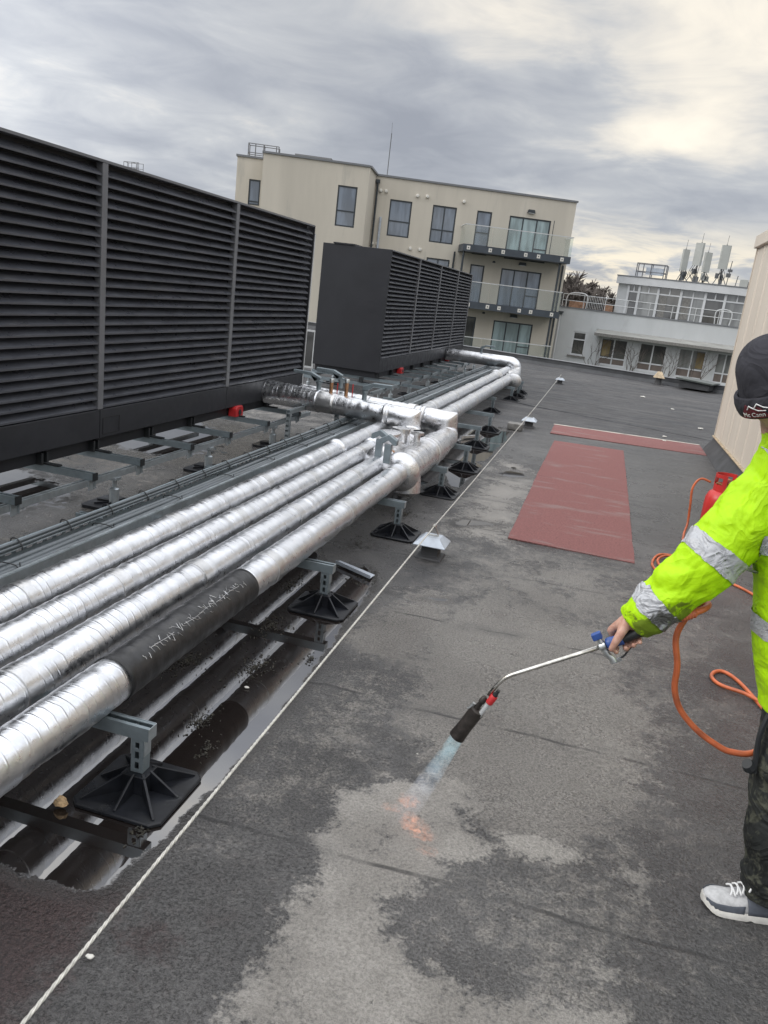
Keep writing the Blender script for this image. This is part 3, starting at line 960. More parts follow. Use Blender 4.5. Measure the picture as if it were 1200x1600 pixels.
mb.prism([(-4.1, 7.165), (-4.1, 7.92), (-2.35, 7.92), (-2.0, 7.62), (-2.0, 7.165)], 'y', 2.0, 5.0)
mb.build('roof_box', M['cream'], ap)
mb = MB()
mb.box(-4.2, -2.3, 1.9, 5.1, 7.925, 7.99)
mb.bar((-2.32, 3.5, 7.955), (-1.90, 3.5, 7.64), 3.2, .05)
mb.build('roof_box_lid', M['capgrey'], ap)
mb = MB()
mb.tube([(.62, 1.5, 7.165), (.62, 1.5, 9.5)], .022, 6)
mb.tube([(.62, 1.5, 9.5), (.60, 1.5, 10.0)], .008, 5)
mb.build('mast', M['antenna_dk'], ap)


def roof_cage(mb, x0, x1, y, z0, z1):
    for xx in (x0, x0 + .35, x0 + .75, x1 - .12, x1):
        mb.tube([(xx, y, z0), (xx, y, z1)], .025, 6)
    for zz in (z1, z1 - .42):
        mb.tube([(x0, y, zz), (x1, y, zz)], .022, 6)
        mb.tube([(x0, y + .7, zz), (x1, y + .7, zz)], .022, 6)
        mb.tube([(x0, y, zz), (x0, y + .7, zz)], .022, 6)
        mb.tube([(x0 + .75, y, zz), (x0 + .75, y + .7, zz)], .022, 6)
    for xx in (x0, x0 + .75, x1):
        mb.tube([(xx, y + .7, z0), (xx, y + .7, z1)], .025, 6)


mb = MB()
roof_cage(mb, -6.45, -4.95, 0.6, 7.165, 8.0)
mb.build('ladder_cage', M['post'], ap)

# a further block hidden behind the first screen, only its roof cage shows
nb = thing('distant_block', 'distant flat block hidden behind the big screen with only its roof cage showing', 'building', (-40.5, 62, 0))
mb = MB()
mb.box(-43.5, -37.2, 62, 74, -9.2, 8.2)
mb.build('wall', M['cream'], nb)
mb = MB()
roof_cage(mb, -41.3, -39.9, 63, 8.202, 9.55)
mb.build('roof_cage', M['post'], nb)

# ================================================================== white rendered building behind
WB = R(-8)
wb = thing('white_building', 'white rendered two storey building with glazed rooftop pavilion behind the parapet', 'building', (-2.802, 46.0, 0), rotz=WB, local=True)
gw = [(0.90, 1.64, -0.42, 0.84, 'g0'), (2.45, 3.90, -0.73, 0.72, 'g1'), (4.49, 5.92, -0.75, 0.71, 'g2'), (6.49, 7.88, -0.80, 0.70, 'g3'), (8.36, 9.30, -0.85, 0.70, 'g4'), (9.5, 10.9, -.85, .70, 'g5')]
mb = MB()
wall_with_holes(mb, -1.5, 13, -9.5, 2.02, [w[:4] for w in gw], .16)
mb.add([(-1.5, 0, 1.98), (13, 0, 1.98), (13, 11, 1.98), (-1.5, 11, 1.98)], [(0, 1, 2, 3)])
mb.add([(13, 0, -9.5), (13, 11, -9.5), (13, 11, 2.02), (13, 0, 2.02)], [(0, 1, 2, 3)])
mb.build('wall', M['white'], wb, fix=False)
mb = MB()
mb.box(-1.5, 13.0, -.05, .25, 2.022, 2.075)
mb.build('parapet_coping', M['capgrey'], wb)
for (a, b2, c, d, k) in gw:
    f_ = MB()
    if k == 'g0':
        ring_frame(f_, a, b2, c, d, .03, .12, .07, (), ((a, b2, .42),))
    else:
        ring_frame(f_, a, b2, c, d, .03, .12, .075, ((a + b2) / 2,), ((a, b2, -.34),))
    fo = f_.build('window', M['whiteframe'], wb)
    if k == 'g0':
        p_ = MB()
        p_.box(a + .06, b2 - .06, .07, .08, c + .06, d - .06)
        p_.build('pane', M['glass_dark'], fo)
    else:
        p_ = MB()
        p_.box(a + .06, b2 - .06, .07, .08, -.32, d - .06)
        p_.build('pane', M['glass_pav' if k in ('g4', 'g3') else 'glass_dark'], fo)
        p_ = MB()
        p_.box(a + .06, b2 - .06, .068, .082, c + .06, -.36)
        p_.build('lower_panel', M['brownpanel'], fo)
        if k in ('g1', 'g3'):
            p_ = MB()
            uu = a + .12 if k == 'g1' else b2 - .45
            p_.box(uu, uu + .42, .060, .066, -.25, d - .15)
            p_.build('curtain', M['glass_warm'], fo)
mb = MB()
mb.box(0.78, 1.76, -.10, -.003, -.53, -.44)
mb.build('window_sill', M['concrete'], wb)
mb = MB()
mb.prism([(-.62, .80), (-.62, .90), (-.003, 1.12), (-.003, .82)], 'x', 2.15, 12.2)
mb.build('awning', M['felt_grey'], wb)
mb = MB()
mb.box(2.13, 12.2, -.66, -.622, .77, .915)
mb.build('awning_edge', M['concrete'], wb)
mb = MB()
mb.prism([(-.12, 1.80), (-.03, 1.62), (.12, 1.62), (.20, 1.80)], 'y', -.26, -.003)
mb.build('rain_hopper', M['frame'], wb)
mb = MB()
mb.tube([(.04, -.08, 1.62), (.02, -.08, -9)], .045, 8)
mb.build('rain_pipe', M['whiteframe'], wb)
# pavilion: gently curved glazed front
def pav_y(u):
    return 0.85 + 0.020 * (u - 6.3) ** 2
us = [2.66, 3.25, 3.82, 4.82, 5.98, 7.18, 8.15, 9.3, 10.4]
base = [(u, pav_y(u)) for u in np.linspace(2.66, 10.4, 20)]
def strip(mb, u0, u1, z0, z1, y_off0, y_off1, n=8):
    uu = np.linspace(u0, u1, n)
    a = [(u, pav_y(u) + y_off0) for u in uu]
    b2 = [(u, pav_y(u) + y_off1) for u in uu]
    mb.prism(a + b2[::-1], 'z', z0, z1)
mb = MB()
strip(mb, 2.55, 10.6, 3.62, 4.0, -.22, .3, 20)
mb.prism([(u, pav_y(u) + .302) for u in np.linspace(2.55, 10.6, 12)] + [(10.6, 6), (2.55, 6)], 'z', 3.64, 3.93)
mb.build('pavilion_roof', M['whiteframe'], wb)
mb = MB()
strip(mb, 2.53, 10.62, 4.002, 4.05, -.25, .3, 20)
mb.build('roof_trim', M['capgrey'], wb)
mb = MB()
mb.box(2.66, 2.76, pav_y(2.66) + .05, 5.5, 1.985, 3.618)
mb.box(2.66, 10.4, 5.5, 5.6, 1.985, 3.618)
strip(mb, 2.66, 3.2, 1.985, 3.618, .03, .12, 4)
mb.build('pavilion_wall', M['white'], wb)
for i in range(len(us) - 2):
    a, b2 = us[i + 1], us[i + 2]
    f_ = MB()
    ya, yb = pav_y(a), pav_y(b2)
    q = Vector((b2 - a, yb - ya, 0))
    ang = math.atan2(q.y, q.x)
    rot = Matrix.Rotation(ang, 3, 'Z')
    L = q.length
    def bx(mbx, x0, x1, z0, z1, d0=-.04, d1=.06):
        mbx.obox(Vector((a, ya, (z0 + z1) / 2)) + rot @ Vector(((x0 + x1) / 2, (d0 + d1) / 2, 0)), (x1 - x0, d1 - d0, z1 - z0), rot)
    bx(f_, -.06, .06, 1.985, 3.615, -.07, .07)
    bx(f_, .06, L - .06, 3.22, 3.29)
    bx(f_, .06, L - .06, 1.99, 2.06)
    bx(f_, L / 2 - .03, L / 2 + .03, 3.29, 3.61)
    if i in (3,):
        bx(f_, L / 2 - .03, L / 2 + .03, 2.06, 3.22)
    fo = f_.build('pavilion_window', M['whiteframe'], wb)
    p_ = MB()
    bx(p_, .055, L - .055, 2.03, 3.612, .0, .012)
    p_.build('pane', M['glass_pav' if i % 2 else 'glass_dark'], fo)
    if i in (2, 3, 6):
        p_ = MB()
        bx(p_, .12, L * .42, 2.1, 3.2, -.012, -.004)
        p_.build('blind', M['litter'] if i == 6 else M['concrete'], fo)
# terrace railing and planters
mb = MB()
for zz in (2.42, 2.75):
    mb.tube([(.0, .15, zz), (12, .15, zz - .02)], .018, 6)
for xx in np.arange(0.0, 12, 1.15):
    mb.tube([(xx, .15, 2.0), (xx, .15, 2.76)], .020, 6)
for xx in np.arange(1.3, 2.2, 0.09):
    mb.tube([(xx, .15, 2.1), (xx, .15, 2.75)], .012, 5)
mb.build('terrace_railing', M['palealu'], wb)
mb = MB()
mb.tube(spline([(.15, .5, 2.0), (.15, .5, 2.6), (.4, .5, 2.82), (1.2, .5, 2.78), (1.25, .5, 2.0)], 5), .03, 6)
mb.build('hoop_rail', M['palealu'], wb)
mb = MB()
mb.tube(spline([(7.9, .5, 2.0), (7.9, .5, 2.75), (8.6, .5, 2.75), (8.6, .5, 2.0)], 5), .03, 6)
mb.build('hoop_rail', M['palealu'], wb)
for (a, b2) in ((.3, 1.1), (2.2, 2.62)):
    mb = MB()
    mb.box(a, b2, .55, .95, 1.985, 2.42)
    tag(mb.build('planter', mat('terracotta_planter', (.28, .16, .10), .8, var=(6, .3)), wb), None)
mb = MB()
roof_cage(mb, 3.40, 4.95, 1.5, 3.93, 4.78)
mb.build('roof_cage', M['post'], wb)
mb = MB()
mb.box(3.85, 4.8, 1.9, 2.1, 4.25, 4.62)
mb.build('roof_unit', M['hoodpale'], wb)

# phone masts standing on the pavilion roof
def to_world(u, y, z):
    return Vector((-2.802 + u * math.cos(WB) - y * math.sin(WB), 46.0 + u * math.sin(WB) + y * math.cos(WB), z))
ANT = [(5.75, 4.62, 5.68, .36, 'shorter grey phone antenna panel, leftmost on the pavilion roof'),
       (6.36, 4.92, 6.06, .46, 'tall pale phone antenna panel second from the left on the pavilion roof'),
       (6.87, 4.62, 5.62, .38, 'shorter phone antenna panel standing between the two tallest ones'),
       (7.66, 4.86, 6.05, .47, 'tall pale phone antenna panel above the black brackets, right of centre'),
       (9.22, 4.32, 5.28, .26, 'small phone antenna panel beside the clad wall, partly hidden by it')]
for (u, z0, z1, w, lab) in ANT:
    p0 = to_world(u, 1.6, 3.93)
    an = thing('phone_antenna', lab, 'antenna', p0, 'phone antennas on the pavilion roof', rotz=WB + rng.uniform(-.5, .5), local=True)
    h = 3.93
    mb = MB()
    mb.prism([(-w / 2, -.02), (-w / 2 + .04, -.07), (w / 2 - .04, -.07), (w / 2, -.02), (w / 2, .06), (-w / 2, .06)], 'z', z0 - h, z1 - h)
    mb.build('antenna_panel', M['antenna'], an)
    mb = MB()
    mb.tube([(0, .14, .003), (0, .14, z1 - h + .05)], .035, 6)
    mb.tube([(-.38, -.25, .003), (0, .14, z0 - h - .1)], .022, 5)
    mb.tube([(.38, -.25, .003), (0, .14, z0 - h - .1)], .022, 5)
    mb.tube([(.0, .14, z1 - h), (.02, .14, z1 - h + .5)], .010, 5)
    mb.build('antenna_pole', M['antenna_dk'], an)
    mb = MB()
    for k in range(3):
        xx = rng.uniform(-.2, .2)
        zz = rng.uniform(.15, max(.2, z0 - h - .3))
        mb.box(xx - .08, xx + .08, -.05, .10, zz, zz + .26)
    mb.build('radio_unit', M['antenna'] if u > 6.5 and u < 7 else M['antenna_dk'], an)
    mb = MB()
    for k in range(5):
        a = rng.uniform(-.2, .2)
        mb.tube(spline([(a, .0, z0 - h), (a + rng.uniform(-.15, .15), -.1, (z0 - h) * .6), (a * .5, .05, (z0 - h) * .25), (rng.uniform(-.3, .3), .1, .01)], 4), .014, 5)
    mb.build('feeder_cable', M['cable_blk'], an)
for (u, z1, lab) in ((8.02, 5.3, 'thin whip aerial with small boxes right of the tallest antenna'), (8.45, 4.6, 'thin short pole aerial standing alone on the pavilion roof edge')):
    p0 = to_world(u, 1.5, 3.93)
    an = thing('whip_aerial', lab, 'aerial', p0, local=True, rotz=.001)
    mb = MB()
    mb.tube([(0, 0, .003), (.06, 0, z1 - 3.93)], .022, 5)
    mb.build('pole', M['antenna_dk'], an)
    if u < 8.2:
        mb = MB()
        mb.box(-.10, .12, -.06, .06, .55, .75)
        mb.box(-.06, .16, -.06, .06, .82, .95)
        mb.build('clamp_box', M['antenna_dk'], an)
p0 = to_world(8.85, 1.3, 3.93)
an = thing('equipment_cabinet', 'small pale grey equipment cabinet at the right end of the pavilion roof', 'cabinet', p0, rotz=WB, local=True)
mb = MB()
mb.box(-.2, .2, -.12, .12, .05, .5)
mb.build('cabinet_body', M['antenna'], an, bevel=.01)
mb = MB()
mb.box(-.18, -.12, -.1, .1, .002, .05)
mb.box(.12, .18, -.1, .1, .002, .05)
mb.build('foot', M['antenna_dk'], an)

# bare creepers on the white wall
def twig_rec(mb, p, d, L, r, depth, rg, flat):
    q = p + d * L
    mid = (p + q) / 2 + Vector((rg.uniform(-.1, .1), rg.uniform(-.02, .02), rg.uniform(-.05, .1))) * L
    mb.tube([p, mid, q], [r, r * .85, r * .65], 4, cap=False)
    if depth <= 0:
        return
    for k in range(rg.choice((2, 2, 3))):
        a = rg.uniform(-.75, .75)
        nd = Matrix.Rotation(a, 3, 'Y') @ d
        nd = (nd + Vector((0, rg.uniform(-.12, .12) * flat, .14))).normalized()
        st = p.lerp(q, rg.uniform(.45, 1.0))
        twig_rec(mb, st, nd, L * rg.uniform(.55, .85), r * .62, depth - 1, rg, flat)
for i, (u, lab) in enumerate(((2.15, 'bare creeper climbing between the small window and the first wide window'), (4.25, 'bare creeper on the white pier between first and second wide windows'), (6.15, 'bare creeper branching over the pier right of the second wide window'), (7.5, 'bare creeper reaching above the awning near the clad wall'))):
    rg = random.Random(20 + i)
    o_ = to_world(u, -.30, -1.6)
    cr = thing('creeper', lab, 'climbing plant', o_, 'bare creepers on the white wall', rotz=WB, local=True)
    mb = MB()
    for k in range(3):
        d0 = Vector((rg.uniform(-.35, .35), 0, 1)).normalized()
        twig_rec(mb, Vector((rg.uniform(-.1, .1), 0, 0)), d0, 1.05, .022, 4, rg, .5)
    mb.build('stem', M['twig'], cr)

# bare trees far behind
def far_tree(rg, H):
    tr, cr = MB(), MB()
    def rec(p, d, L, r, depth):
        q = p + d * L
        (tr if depth > 3 else cr).tube([p, q], [r, r * .7], 4 if depth > 3 else 3, cap=False)
        if depth == 0:
            return
        for k in range(3 if depth > 1 else 11):
            nd = (d + Vector((rg.uniform(-1, 1), rg.uniform(-1, 1), rg.uniform(-.35, .45))) * .68).normalized()
            rec(p.lerp(q, rg.uniform(.55, 1.0)), nd, L * (rg.uniform(.62, .86) if depth > 1 else rg.uniform(.35, .65)), max(.05, r * .6), depth - 1)
    rec(Vector((0, 0, 0)), Vector((0, 0, 1)), H * .30, H * .022, 6)
    return tr, cr
def tree_thing(seed, H, lab):
    rg = random.Random(seed)
    t_ = thing('bare_tree', lab, 'tree', (0, 0, 0), 'bare trees far behind the white building', local=True)
    a, b2 = far_tree(rg, H)
    a.build('trunk', M['fartwig'], t_, fix=False)
    b2.build('crown', M['fartwig'], t_, fix=False)
    return t_
TL = 'bare winter tree in the dark clump between the apartment block and the white building'
t1, t2, t3 = (tree_thing(s, 17, TL) for s in (1, 2, 3))
protos = [t1, t2, t3]
tp = [(-9.0, 128, 1.0), (-6.0, 140, 1.04), (-3.6, 132, .96), (-11, 145, 1.05), (-7.5, 150, 1.08), (-4.6, 150, 1.05), (-10, 138, 1.0), (-2.6, 146, .95), (-5.0, 124, .92), (-8.2, 133, .97), (-12, 132, .9), (-6.8, 128, .95), (-3.0, 138, 1.0), (-9.6, 155, 1.12), (-5.5, 158, 1.15), (-2.0, 155, 1.0)]
for i, (x, y, s) in enumerate(tp):
    o = protos[i] if i < 3 else copy_thing(protos[i % 3], (0, 0, 0))
    o.location = (x, y, -9.0)
    o.scale = (s * 1.5, s * 1.5, s * 1.02)
    o.rotation_euler = (0, 0, i * 1.3)


# ================================================================== dark louvred plant screens
SX = -3.58        # front plane
ZT = 2.385        # top


def louvre_bank(y0, y1, x=SX):
    mb = MB()
    z0, z1 = 0.645, ZT - 0.03
    n = 25
    p = (z1 - z0) / n
    for k in range(n):
        zb = z0 + k * p
        # weather louvre blade: sloping outwards and down, with a small turned lip
        poly = [(x - .012, zb + .004), (x - .002, zb + .004), (x - .002, zb + .016), (x - .006, zb + .018), (x - .070, zb + p * .93), (x - .076, zb + p * .93)]
        mb.prism(poly, 'y', y0, y1)
    return mb


def screen(label, ys, posts, end_plain):
    t = thing('louvre_screen', label, 'plant screen', (SX, ys[0], 0), 'dark louvred plant screens')
    for a, b in zip(ys[:-1], ys[1:]):
        louvre_bank(a + .033, b - .033).build('louvre_bank', M['slat'], t)
        mb = MB()
        mb.box(SX - .022, SX, a + .003, b - .003, 0.42, 0.640)
        po = mb.build('base_panel', M['panel'], t, bevel=.004)
        if abs(a - 5.24) < .01:
            mb = MB()
            ring_frame(mb, 0, .22, 0, .13, 0, .003, .005)
            hb = MB()
            for v in mb.v:
                pass
            hb.v = [(SX + .0005 + p[1], a + .035 + p[0], .445 + p[2]) for p in mb.v]
            hb.f = mb.f
            hb.build('access_hatch', M['void'], po)
    for y in posts:
        mb = MB()
        mb.box(SX - .05, SX + .004, y - .033, y + .033, 0.642, ZT - .006)
        mb.build('mullion', M['post'], t, bevel=.004)
    y0, y1 = ys[0], ys[-1]
    mb = MB()
    mb.box(SX - .10, SX - .088, y0 + .03, y1 - .03, .43, ZT - .002)
    mb.build('inner_lining', M['void'], t)
    mb = MB()
    mb.box(SX - .105, SX + .006, y0 + .02, y1 - .02, ZT - .006, ZT + .012)
    mb.build('top_rail', M['post'], t)
    for (a, b) in ((y0 - .022, y0), (y1, y1 + .022)):
        mb = MB()
        mb.box(SX - 1.18, SX + .002, a, b, .42, ZT + .01)
        mb.build('end_panel', M['panel'], t, bevel=.004)
    mb = MB()
    mb.box(SX - 1.18, SX - 1.16, y0, y1, 1.35, ZT - .01)
    mb.build('rear_panel', M['panel'], t)
    mb = MB()
    mb.box(SX - .16, SX - .065, y0 + .03, y1 - .05, .318, .418)
    mb.box(SX - 1.15, SX - 1.05, y0 + .03, y1 - .05, .318, .418)
    mb.box(SX - 1.05, SX - .16, y0 + .03, y0 + .12, .319, .417)
    mb.build('plinth', M['void'] if False else M['panel'], t)
    return t


s1 = screen('tall dark louvred plant screen close on the left, with grey mullions between its bays', [-1.02, 1.06, 3.14, 5.24, 7.36, 9.42], [-1.0, 1.06, 3.14, 5.24, 7.36], False)
mb = MB()
mb.box(SX - .03, SX + .004, 9.446, 9.468, .40, ZT - .08)
mb.build('edge_trim', M['palealu'], s1)
s2 = screen('farther dark louvred plant screen with a plain dark end wall facing the camera', [13.0, 15.05, 17.01, 19.0, 20.87], [15.05, 17.01, 19.0, 20.85], True)
mb = MB()
mb.box(-4.58, -4.22, 12.96, 13.4, ZT + .013, ZT + .035)
mb.build('lid_plate', M['panel'], s2)


def red_lug(parent, y):
    mb = MB()
    x0 = SX - .055
    mb.prism([(y - .085, .315), (y + .085, .315), (y + .085, .40), (y + .06, .425), (y - .06, .425), (y - .085, .40)], 'x', x0, SX + .035)
    lo = mb.build('red_lifting_lug', M['redplastic'], parent, bevel=.008)
    mb = MB()
    mb.lathe((SX + .0355, y + .0, .362), [(.030, 0), (.030, .006)], 14, (1, 0, 0))
    mb.build('lug_hole', M['blackpl'], lo)


for sc_, yl in ((s1, (7.62, 1.9)), (s2, (14.5, 19.0))):
    for y in yl:
        red_lug(sc_, y)

# ------------------------------------------------------------------ steel frames carrying the screens
def channel(mb, a, b, w=.041, h=.041, t=.004):
    """open strut channel between a and b, open side up"""
    a, b = Vector(a), Vector(b)
    d = (b - a).normalized()
    s = d.cross(Vector((0, 0, 1)))
    if s.length < .1:
        s = Vector((1, 0, 0))
    s.normalize()
    u = s.cross(d)
    mid = (a + b) / 2
    L = (b - a).length
    rot = Matrix((s, d, u)).transposed()
    for (cx, cz, sx, sz) in ((0, -h / 2 + t / 2, w, t), (-w / 2 + t / 2, t / 2, t, h - t), (w / 2 - t / 2, t / 2, t, h - t), (-w / 2 + .010, h / 2 - t / 2 - .0005, .010, t), (w / 2 - .010, h / 2 - t / 2 - .0005, .010, t)):
        mb.obox(mid + rot @ Vector((cx, 0, cz)), (sx, L, sz), rot)


RX = -3.27


def frame(label, y0, y1, bars, legs):
    t = thing('support_frame', label, 'steel frame', (RX, y0, 0), 'steel frames under the screens')
    for x in (RX, -4.72):
        mb = MB()
        channel(mb, (x, y0, .243), (x, y1, .243), .045, .045)
        mb.build('rail', M['galv'], t)
    for y in bars:
        mb = MB()
        channel(mb, (RX + .055, y, .290), (-4.80, y, .290), .05, .048)
        co = mb.build('cross_bar', M['galv_dull'], t)
        mb = MB()
        mb.box(RX + .0555, RX + .062, y - .027, y + .027, .264, .317)
        mb.build('end_cap', M['blackpl'], co)
        mb = MB()
        mb.box(RX - .03, RX + .045, y + .026, y + .030, .20, .30)
        mb.box(RX + .024, RX + .030, y - .03, y + .025, .19, .264)
        mb.build('clamp', M['galv'], co)
        mb = MB()
        mb.box(SX - .075, SX - .02, y - .055, y - .035, .316, .40)
        mb.box(SX - .075, SX - .02, y + .000, y + .020, .316, .40)
        mb.box(SX - .06, SX + .09, y - .02, y + .02, .316, .328)
        mb.build('anti_vibration_mount', M['blackpl'], co)
    for y in legs:
        for x in (RX, -4.72):
            mb = MB()
            mb.lathe((x, y, .022), [(.036, 0), (.036, .11), (.030, .115), (.017, .12), (.017, .199)], 16)
            mb.box(x - .032, x + .032, y - .035, y + .035, .199, .219)
            lo = mb.build('leg', M['galv'], t, smooth='auto')
            mb = MB()
            mb.prism([(x - .17, y - .15), (x - .15, y - .17), (x + .15, y - .17), (x + .17, y - .15), (x + .17, y + .15), (x + .15, y + .17), (x - .15, y + .17), (x - .17, y + .15)], 'z', .001, .022)
            for k in range(8):
                a = k * math.pi / 4
                mb.bar((x + .04 * math.cos(a), y + .04 * math.sin(a), .030), (x + .14 * math.cos(a), y + .14 * math.sin(a), .025), .006, .014)
            mb.build('foot_pad', M['rubber'], lo)
    return t


frame('galvanised frame carrying the near screen, two rails on short legs', -.5, 8.95, [.7, 1.5, 2.3, 3.1, 3.9, 4.66, 5.25, 6.02, 6.75, 7.62, 8.5], [.6, 2.05, 3.5, 4.98, 6.44, 7.9])
frame('galvanised frame carrying the farther screen beyond the riser pipes', 11.6, 21.4, [12.2, 13.1, 14.0, 14.8, 15.6, 16.5, 17.4, 18.3, 19.2, 20.1, 21.0], [12.0, 12.76, 14.06, 15.59, 16.82, 18.61, 19.81, 21.2])

# ------------------------------------------------------------------ cable tray with cables
TX0, TX1, TZ = -2.572, -2.375, .300
tr = thing('cable_tray', 'long slotted steel cable tray running beside the leftmost foil pipe', 'cable tray', (TX0, 0, 0))
TY0, TY1 = -1.5, 19.6
mb = MB()
mb.box(TX0, TX1, TY0, TY1, TZ, TZ + .003)
mb.build('tray_floor', M['galv_dull'], tr)
mb = MB()
mb.box(TX1, TX1 + .003, TY0, TY1, TZ - .012, TZ + .040)
mb.box(TX1 - .018, TX1 - .001, TY0, TY1, TZ + .0405, TZ + .0435)
mb.build('tray_side', M['galv'], tr)
mb = MB()
# slotted left side: solid strips above and below, bridges between the slots
mb.box(TX0 - .003, TX0, TY0, TY1, TZ, TZ + .022)
mb.box(TX0 - .003, TX0, TY0, TY1, TZ + .040, TZ + .062)
y = TY0
while y < TY1:
    mb.box(TX0 - .003, TX0, y, y + .030, TZ + .0225, TZ + .0395)
    y += .075
mb.box(TX0 + .001, TX0 + .05, TY0, TY1, TZ + .060, TZ + .063)
mb.build('slotted_side', M['galv'], tr)
mb = MB()
y = 2.6
while y < 19:
    for dx in (TX0 + .06, TX1 - .03):
        mb.box(dx - .003, dx + .003, y, y + .028, TZ + .0032, TZ + .005)
    y += .09
mb.build('floor_slot', M['void'], tr)
for y in np.arange(1.0, 19.6, 1.55):
    mb = MB()
    channel(mb, (TX0 - .14, y, TZ - .023), (TX1 + .10, y, TZ - .023), .041, .041)
    mb.box(TX0 - .13, TX0 - .09, y - .02, y + .02, .02, TZ - .045)
    mb.box(TX0 - .20, TX0 - .02, y - .09, y + .09, .001, .02)
    mb.build('tray_bracket', M['galv_dull'], tr)
y = 1.6
k = 0
while y < 18:
    mb = MB()
    pts = [(TX0 - .012, y, TZ + .045), (TX0 - .006, y, TZ + .10), (TX0 + .030, y, TZ + .104), (TX0 + .055, y, TZ + .075), (TX0 + .056, y, TZ + .055)]
    mb.tube(spline(pts, 3), .0035, 5)
    if k < 30:
        mb.build('cable_tie', M['cable_blk'], tr)
    mb = MB()
    if k % 2:
        mb.tube(spline([(TX0 + .045, y + .2, TZ + .01), (TX0 + .055, y + .2, TZ + .045), (TX1 - .045, y + .21, TZ + .045), (TX1 - .030, y + .22, TZ + .01), (TX1 - .04, y + .23, TZ + .055)], 3), .003, 5)
    if k % 2 and k < 30:
        mb.build('cable_tie', M['cable_blk'], tr)
    k += 1
    y += .37 if y < 9 else .8
rg = random.Random(5)


def cable(name_label, xs_, z, r, m, group, ya=-1.2, yb=19.4, amp=.004):
    pts = []
    ph = rg.uniform(0, 9)
    for y in np.arange(ya, yb, .22):
        pts.append((xs_ + amp * math.sin(y * 1.7 + ph) + amp * .6 * math.sin(y * 4.1 + ph * 2), y, z + amp * .4 * math.sin(y * 2.3 + ph)))
    mb = MB().tube(pts, r, 8)
    o = mb.build('cable', m, None, smooth=True)
    tag(o, name_label, 'cable', group)


LC = 'thin pale grey cable tied in the bundle along the left lip of the cable tray'
for i, (dx, dz) in enumerate(((.004, .075), (.020, .078), (.036, .074), (.012, .090), (.029, .090))):
    cable(LC, TX0 + dx, TZ + dz, .0072, M['galv_dull'] if i % 2 else M['cable'], 'thin cables bundled on the tray lip', amp=.0025)
cable('thin black cable on the outer left edge of the bundled tray cables', TX0 - .008, TZ + .076, .006, M['cable_blk'], 'thin cables bundled on the tray lip', amp=.003)
for i, dx in enumerate((.068, .106, .144)):
    cable('thick grey cable lying on the floor of the slotted tray', TX0 + dx, TZ + .022, .0165, M['cable'], 'thick cables on the tray floor', amp=.004)

# ------------------------------------------------------------------ foil insulated pipes
PZ, PR = .345, .082
PXS = [-2.132, -1.900, -1.668, -1.436]


def foil_pipe(pts, r, seed, seg=44, ring=.024, amp=1.0, bandstep=1.18):
    """foil jacket with ring wrinkles, overlapping joints and small dents"""
    # resample
    P = [Vector(p) for p in pts]
    out = []
    for a, b in zip(P[:-1], P[1:]):
        n = max(1, int((b - a).length / ring))
        for k in range(n):
            out.append(a.lerp(b, k / n))
    out.append(P[-1])
    rr = random.Random(seed)
    ringoff = []
    nxt = 0
    for i in range(len(out)):
        ringoff.append(rr.gauss(0, .0006))
        if i >= nxt:
            ringoff[-1] = rr.choice((.0022, -.0020, .0016, .0028))
            nxt = i + rr.choice((2, 2, 3, 3, 4, 5))
    ph = rr.uniform(0, 50)

    def wob(i, k, p):
        a = 2 * math.pi * k / seg
        v = Vector((math.cos(a) * 1.6, math.sin(a) * 1.6, p.y * 3.2 + p.x * 2.1 + ph))
        n1 = mnoise.noise(v)
        n2 = mnoise.noise(Vector((math.cos(a) * 3, math.sin(a) * 3, p.y * 13 + p.x * 9 + ph)))
        part = .35 + .65 * max(0, mnoise.noise(Vector((math.cos(a) * 1.1, math.sin(a) * 1.1, p.y * 7 + ph * 2))) + .55)
        return amp * (.0022 * n1 + .0009 * n2 + 1.3 * ringoff[i] * part)
    mb = MB()
    if isinstance(r, tuple):
        r = [r[0] + (r[1] - r[0]) * i / (len(out) - 1) for i in range(len(out))]
    mb.tube(out, r, seg, True, wob)
    return mb


def joint(mb, a, b, r, seg=40):
    mb.lathe(a, [(r, 0), (r + .004, .002), (r + .0045, (Vector(b) - Vector(a)).length - .002), (r, (Vector(b) - Vector(a)).length)], seg, Vector(b) - Vector(a))


